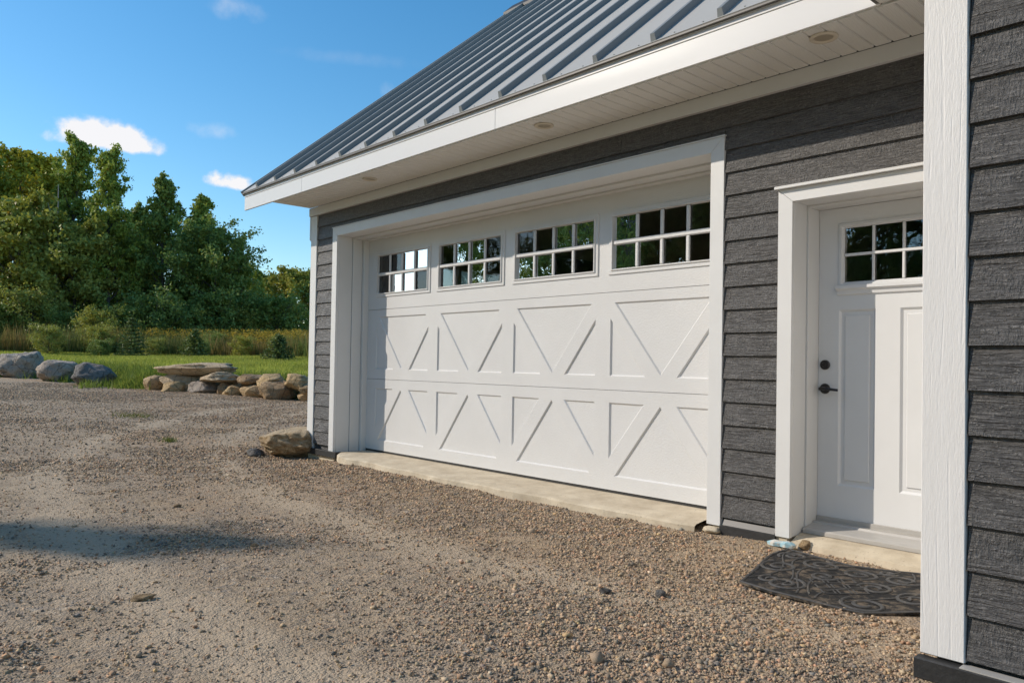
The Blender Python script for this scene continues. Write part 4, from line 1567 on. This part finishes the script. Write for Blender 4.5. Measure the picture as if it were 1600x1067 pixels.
# trees beyond the lawn: kind, x, y, height of the top, label
LAWN_TREES = [
    ('maple', -45.2, 2.5, 13.0, 'broad green tree cut off by the left edge of the photo'),
    ('golden', -47.2, 4.8, 13.8, 'tall tree with yellowing leaves, near the left edge'),
    ('sumac', -42.0, 4.2, 9.6, 'sunlit olive tree standing before the yellowing tree'),
    ('poplar', -44.0, 6.7, 13.9, 'tall slender tree just right of the yellowing tree'),
    ('poplar', -40.1, 8.0, 12.8, 'tall slender tree below the right end of the long cloud'),
    ('sumac', -40.5, 6.6, 8.3, 'lower green tree in front of the two tall slender trees'),
    ('ash', -45.3, 11.2, 10.8, 'dark tree set back in the dip between the slender and the middle trees'),
    ('ash', -40.0, 11.1, 11.6, 'dark tall tree with a pointed top, in the middle of the tree line'),
    ('maple', -39.8, 12.8, 10.4, 'green tree just right of the pointed dark tree'),
    ('oak', -36.9, 13.0, 8.7, 'broad dark tree below the left tip of the small cloud'),
    ('poplar', -37.0, 14.4, 8.3, 'slim tree at the right end of the tall tree line'),
    ('maple', -42.2, 17.6, 6.8, 'small tree stepping down at the right of the slim tree'),
    ('sumac', -43.4, 20.8, 7.4, 'olive tree with a rusty top near the garage corner'),
    ('sumac', -43.0, 9.2, 8.4, 'rounded olive tree below the dip of the tree line'),
    ('oak', -41.5, 14.9, 7.6, 'low dark tree between the broad dark and the slim tree'),
    ('maple', -44.5, 19.2, 6.6, 'low green tree left of the rusty-topped one'),
    ('oak', -43.3, 22.4, 7.5, 'dark low tree half hidden by the garage corner'),
    ('oak', -63.1, 6.5, 15.7, 'dark tree in the back row at the far left'),
    ('maple', -63.1, 9.5, 16.3, 'green tree in the back row behind the slender trees'),
    ('oak', -60.3, 12.6, 12.2, 'dark tree in the back row, left of the pointed dark tree'),
    ('oak', -57.0, 14.7, 10.8, 'dark tree in the back row behind the pointed dark tree'),
    ('ash', -55.5, 17.9, 10.2, 'dark tree in the back row behind the broad dark tree'),
    ('oak', -54.4, 20.5, 8.8, 'dark tree in the back row behind the slim tree'),
    ('oak', -53.1, 23.5, 8.1, 'dark low tree in the back row near the garage'),
    ('ash', -52.0, .5, 10.5, 'dark tree just outside the left edge of the photo'),
    ('sumac', -50.0, -8.0, 9.0, 'olive tree farther left outside the photo'),
    ('oak', -46.0, -13.0, 9.0, 'broad dark tree at the far left outside the photo'),
]
def ztop(kind, x, y, top):
    return top - float(lawn_h(np.array([x]), np.array([y]))[0])


for i, (kd, x, y, top, lab) in enumerate(LAWN_TREES):
    plant(kd, x, y, ztop(kd, x, y, top), i * 2.1, lab, wide=.82 if kd in ('poplar', 'ash', 'maple') else .95)
SHRUBS = [
    ('bush', -38.8, 2.6, 3.2, 'dark bush at the far left below the olive tree'),
    ('shrub', -38.7, 4.2, 3.8, 'olive shrub below the sunlit olive tree'),
    ('bush', -37.5, 5.5, 2.9, 'dark bush left of the first young spruce'),
    ('shrub', -34.3, 6.1, 3.0, 'olive shrub right behind the first young spruce'),
    ('bush', -35.4, 7.9, 3.1, 'dark bush below the pointed dark tree'),
    ('bush', -35.3, 9.5, 3.7, 'dark bush left of the middle young spruce'),
    ('shrub', -35.3, 10.9, 3.2, 'olive shrub behind the middle young spruce'),
    ('bush', -35.2, 12.5, 3.9, 'dark bush behind the goldenrod, below the slim tree'),
    ('shrub', -35.1, 14.1, 3.4, 'olive shrub behind the round young spruce'),
    ('bush', -34.9, 15.8, 4.0, 'dark bush next to the garage corner'),
    ('shrub', -39.1, .8, 3.6, 'olive shrub outside the left edge of the photo'),
]
for i, (kd, x, y, top, lab) in enumerate(SHRUBS):
    plant(kd, x, y, ztop(kd, x, y, top), i * 1.7, lab, 'shrub', 'shrubs below the tree line')
BRUSH = [(-27.6, 4.6, 1.3, 'low brush at the left end of the rough, before the far spruce'), (-29.5, 3.0, 1.5, 'low brush at the far left of the rough'), (-28.4, 6.9, 1.2, 'low brush just right of the far spruce'),
         (-26.8, 8.4, 1.3, 'low brush between the two left spruces'), (-25.2, 9.6, 1.1, 'low brush behind the middle spruce'), (-24.6, 11.0, 1.3, 'low brush between the middle and the round spruce'),
         (-22.6, 11.4, 1.0, 'low brush left of the round spruce'), (-22.4, 12.9, 1.2, 'low brush behind the round spruce'), (-31.0, 5.4, 1.7, 'taller brush at the back of the rough on the left'), (-29.0, 10.0, 1.6, 'taller brush at the back of the rough in the middle')]
for i, (x, y, h_, lab) in enumerate(BRUSH):
    plant('shrub' if i % 3 else 'bush', x, y, h_ * (.45 + .3 * ((i * 37) % 10) / 10), i * 2.3, lab, 'brush', 'low brush in the rough grass', 'brush', 1.1)
# trees on the other side of the yard: mirrored in the glass, their tips shade the gravel
YARD_TREES = [
    ('aspen', -12.95, -17.05, 13.0, 'slender tree across the yard, mirrored in the garage windows', .8),
    ('aspen', -11.2, -18.6, 12.6, 'second slender tree across the yard, right of the first', .8),
    ('ash', -9.5, -22.5, 11.5, 'broad tree across the yard facing the garage door', 1),
    ('ash', -4.5, -24.0, 12.0, 'dark tree across the yard facing the passage between the doors', 1),
    ('oak', .5, -26.0, 11.5, 'broad dark tree across the yard facing the front door', 1),
    ('maple', 5.5, -27.0, 12.0, 'green tree across the yard behind the camera', 1),
    ('ash', -19.0, -21.5, 9.5, 'pointed green tree across the yard, left of the slender pair', .9),
    ('oak', -19.5, -28.0, 10.5, 'broad tree in the far row across the yard, leftmost of three', 1),
    ('ash', -13.0, -29.0, 11.0, 'green tree in the far row across the yard, middle of three', 1),
    ('oak', -7.5, -30.5, 10.5, 'broad tree in the far row across the yard, rightmost of three', 1),
    ('oak', -16.0, -24.5, 11.0, 'broad tree at the back, across the yard left of the slender ones', 1),
    ('ash', -23.0, -20.0, 9.5, 'dark tree across the yard beyond its left corner', 1),
    ('maple', -32.5, -19.0, 5.0, 'small tree across the yard standing alone in the gap', 1),
    ('oak', 11.5, -25.5, 12.0, 'broad tree across the yard right behind the camera', 1),
]
for i, (kd, x, y, h, lab, wd) in enumerate(YARD_TREES):
    plant(kd, x, y, h, i * 1.3 + .4, lab, group='trees across the yard', wide=wd)

# dead grey stem among the left trees
db = MB()
rr_ = random.Random(9)
for k in range(7):
    a = rr_.uniform(0, 6.28)
    p = Vector((0, 0, 3 + k * .55))
    q = p + Vector((math.cos(a) * 1.0, math.sin(a) * 1.0, 1.7))
    db.tube([p, p.lerp(q, .5) + Vector((0, 0, .15)), q], [.04, .028, .012], 5)
db.tube([(0, 0, -.2), (.05, .05, 3.5), (-.05, .1, 6.2), (.02, .05, 9.2)], [.09, .07, .05, .015], 7)
x, y = -41.0, 5.55
dt = link('dead_tree', db.mesh('dead_tree', M['dead_bark'], smooth=True), None, (x, y, float(lawn_h(np.array([x]), np.array([y]))[0])))
tag(dt, 'bare grey dead tree among the leafy trees at the left', 'tree')

# young spruces in the rough
def spruce_mesh(seed, H=1.3, W=1.1):
    r = np.random.default_rng(seed)
    tb = MB().tube([(0, 0, -.05), (0, 0, H * .6), (0, 0, H)], [.03, .02, .004], 6)
    cen = []
    for lv in range(11):
        z = H * (.06 + .9 * lv / 11)
        Ln = W * .5 * (1 - lv / 11.5) ** .85
        for j in range(max(4, 9 - lv // 2)):
            a = j * 2 * math.pi / max(4, 9 - lv // 2) + lv * .7 + r.uniform(-.2, .2)
            L_ = Ln * r.uniform(.75, 1.15)
            tb.tube([(0, 0, z), (math.cos(a) * L_, math.sin(a) * L_, z + .12 * L_)], [.008, .003], 4, False)
            for q in range(40):
                t = r.uniform(.15, 1.05)
                cen.append((math.cos(a) * L_ * t + r.normal(0, .035), math.sin(a) * L_ * t + r.normal(0, .035), z + .12 * L_ * t + r.normal(0, .025)))
    cen = np.array(cen)
    t = r.uniform(0, 1, (len(cen), 1))
    col = np.array((.09, .14, .05)) * (1 - t) + np.array((.22, .26, .09)) * t
    v, f, cc = leaf_quads(cen, .045, r, col)
    return tb.mesh('trunk', M['bark']), npmesh('crown', v, f, M['leaf'], cc)


for sd_, x, y, H, W, lab in ((1, -20.3, 9.0, 1.15, 1.35, 'round young spruce nearest the garage corner'), (2, -24.5, 7.3, 1.35, 1.25, 'young spruce above the flat slab of the stone wall'), (3, -27.4, 5.7, 1.9, 1.5, 'young spruce farthest left, behind the dark boulder')):
    tm, cm = spruce_mesh(sd_, H, W)
    rt = empty('spruce', (x, y, float(lawn_h(np.array([x]), np.array([y]))[0]) - .03))
    link('trunk', tm, rt)
    link('crown', cm, rt)
    tag(rt, lab, 'spruce', 'young spruces on the lawn')


# grass: blades as single triangles
def blades(x, y, h0, h1, w, r, c0, c1, lean=.35, tip=None):
    k = len(x)
    z = lawn_h(x, y)
    h = r.uniform(h0, h1, k)
    a = r.uniform(0, 2 * math.pi, k)
    dx, dy = np.cos(a) * w * .5, np.sin(a) * w * .5
    lx_ = r.normal(0, lean, k) * h
    ly_ = r.normal(0, lean, k) * h
    v = np.stack([np.stack([x - dx, y - dy, z - .02], 1), np.stack([x + dx, y + dy, z - .02], 1), np.stack([x + lx_, y + ly_, z + h], 1)], 1)
    t = r.uniform(0, 1, (k, 1))
    c = np.array(c0) * (1 - t) + np.array(c1) * t
    c = np.repeat(c, 3, 0).reshape(k, 3, 3)
    if tip is not None:
        sel = r.uniform(0, 1, k) < tip[1]
        c[sel, 2] = tip[0]
    return v.reshape(-1, 3), np.arange(k * 3).reshape(k, 3), c.reshape(-1, 3)


n = NT('grass_blades', .6, .25)
c_ = n.attr('col')
n.color(c_)
out = [q for q in n.t.nodes if q.type == 'OUTPUT_MATERIAL'][0]
tl = n.node('ShaderNodeBsdfTranslucent')
n.t.links.new(c_, tl.inputs['Color'])
mx = n.node('ShaderNodeMixShader')
mx.inputs[0].default_value = .4
n.t.links.new(n.p.outputs[0], mx.inputs[1])
n.t.links.new(tl.outputs[0], mx.inputs[2])
n.t.links.new(mx.outputs[0], out.inputs['Surface'])
M['grass'] = n.m


def field(n_, x0, x1, y0, y1, seed, lo, hi):
    r = np.random.default_rng(seed)
    x, y = r.uniform(x0, x1, n_), r.uniform(y0, y1, n_)
    sd = yard_sd(x, y)
    k = (sd > lo) & (sd < hi)
    return x[k], y[k], r


x, y, r = field(300000, -34, -5, -3, 20, 5, -.12, 15)
v, f, c = blades(x, y, .05, .17, .034, r, (.25, .31, .045), (.56, .54, .10))
c = (c.reshape(-1, 3, 3) * (.62 + .75 * fbm(x * .7, y * .7, 91, 4))[:, None, None]).reshape(-1, 3)
g1 = link('lawn_grass', npmesh('lawn_grass', v, f, M['grass'], c))
tag(g1, 'short sunlit grass of the lawn behind the stones', 'grass', kind='stuff')
x, y, r = field(60000, -24, -7, -2, 8, 6, -1.0, .9)
sdg = yard_sd(x, y)
k = (sdg > -.2) | ((x < -14.5) & (fbm(x * 2.2, y * 2.2, 14, 3) > .55)) | ((sdg > -.5) & (r.uniform(0, 1, len(x)) < .12))
x, y = x[k], y[k]
v, f, c = blades(x, y, .12, .34, .035, r, (.12, .19, .03), (.28, .33, .06), .5)
g2 = link('bank_grass', npmesh('bank_grass', v, f, M['grass'], c))
tag(g2, 'longer green grass on the bank between boulders and wall', 'grass', kind='stuff')
x, y, r = field(330000, -44, -14, -6, 26, 7, 10.0, 24)
mp = fbm(x * .28, y * .28, 77, 4)
k = (mp > .36) & (r.uniform(0, 1, len(x)) < .62)
x, y, mp = x[k], y[k], mp[k]
v, f, c = blades(x, y, .35, 1.0, .04, r, (.13, .18, .045), (.32, .30, .11), .24, ((.42, .29, .14), .16))
v = v.reshape(-1, 3, 3)
v[:, 2, 2] += (np.clip((mp - .36) * 2.6, 0, .8) * r.uniform(.2, 1.0, len(mp)) - .15)
tone = fbm(x * .5 + 9, y * .5, 55, 3)[:, None]
c = (c.reshape(-1, 3, 3) * np.where(tone > .52, 1.0, .72)[:, :, None] * np.where(tone > .58, np.array([1.15, .88, .8]), np.array([.92, 1.05, .9]))[:, None, :]).reshape(-1, 3)
v = v.reshape(-1, 3)
g3 = link('tall_grass', npmesh('tall_grass', v, f, M['grass'], c))
tag(g3, 'tall rough grass and weeds before the trees', 'grass', kind='stuff')
# goldenrod: leafy stems with a yellow plume
x, y, r = field(10000, -36, -16, 6.5, 24, 8, 11.5, 18)
V, F_, Cc, b0 = [], [], [], 0
zz = lawn_h(x, y)
hh = r.uniform(.7, 1.3, len(x))
for part_, cnt, lo, hi, sprd, ca, cb, sz in (('leaf', 9, .15, .85, .07, (.07, .105, .025), (.12, .15, .035), .055), ('plume', 8, .82, 1.05, .055, (.38, .28, .03), (.52, .36, .05), .042)):
    t = r.uniform(lo, hi, (len(x), cnt))
    cx_ = x[:, None] + r.normal(0, sprd, t.shape)
    cy_ = y[:, None] + r.normal(0, sprd, t.shape)
    cen_ = np.stack([cx_, cy_, zz[:, None] + t * hh[:, None]], 2).reshape(-1, 3)
    u_ = r.uniform(0, 1, (len(cen_), 1))
    col = np.array(ca) * (1 - u_) + np.array(cb) * u_
    v, f, c = leaf_quads(cen_, sz, r, col)
    V.append(v)
    F_.append(f + b0)
    Cc.append(c)
    b0 += len(v)
g4 = link('goldenrod', npmesh('goldenrod', np.concatenate(V), np.concatenate(F_), M['grass'], np.concatenate(Cc)))
tag(g4, 'band of yellow goldenrod in flower at the foot of the trees', 'goldenrod', kind='stuff')

# small tufts on the gravel
def tuft(x, y, n_, rad, h, label):
    r = np.random.default_rng(int(abs(x * 100)))
    px, py = x + r.normal(0, rad, n_), y + r.normal(0, rad * .6, n_)
    k = n_
    a = r.uniform(0, 6.28, k)
    hh = r.uniform(.4, 1, k) * h
    z = ground_h(px, py)
    d = np.stack([np.cos(a), np.sin(a)], 1) * .006
    v = np.stack([np.stack([px - d[:, 0], py - d[:, 1], z], 1), np.stack([px + d[:, 0], py + d[:, 1], z], 1), np.stack([px + r.normal(0, .4, k) * hh, py + r.normal(0, .4, k) * hh, z + hh], 1)], 1).reshape(-1, 3)
    o0 = np.array((x, y, gz(x, y)))
    t = r.uniform(0, 1, (k, 1))
    c = np.repeat(np.array((.10, .14, .03)) * (1 - t) + np.array((.22, .22, .06)) * t, 3, 0)
    o = link('grass_tuft', npmesh('grass_tuft', v - o0, np.arange(k * 3).reshape(k, 3), M['grass'], c), None, tuple(o0))
    tag(o, label, 'grass tuft', 'grass tufts in the gravel yard')


tuft(-2.43, -1.0, 120, .07, .07, 'small green grass tuft in the middle of the gravel yard')
tuft(-6.2, -.35, 260, .28, .06, 'flat grass tuft in the gravel nearer the stone wall')
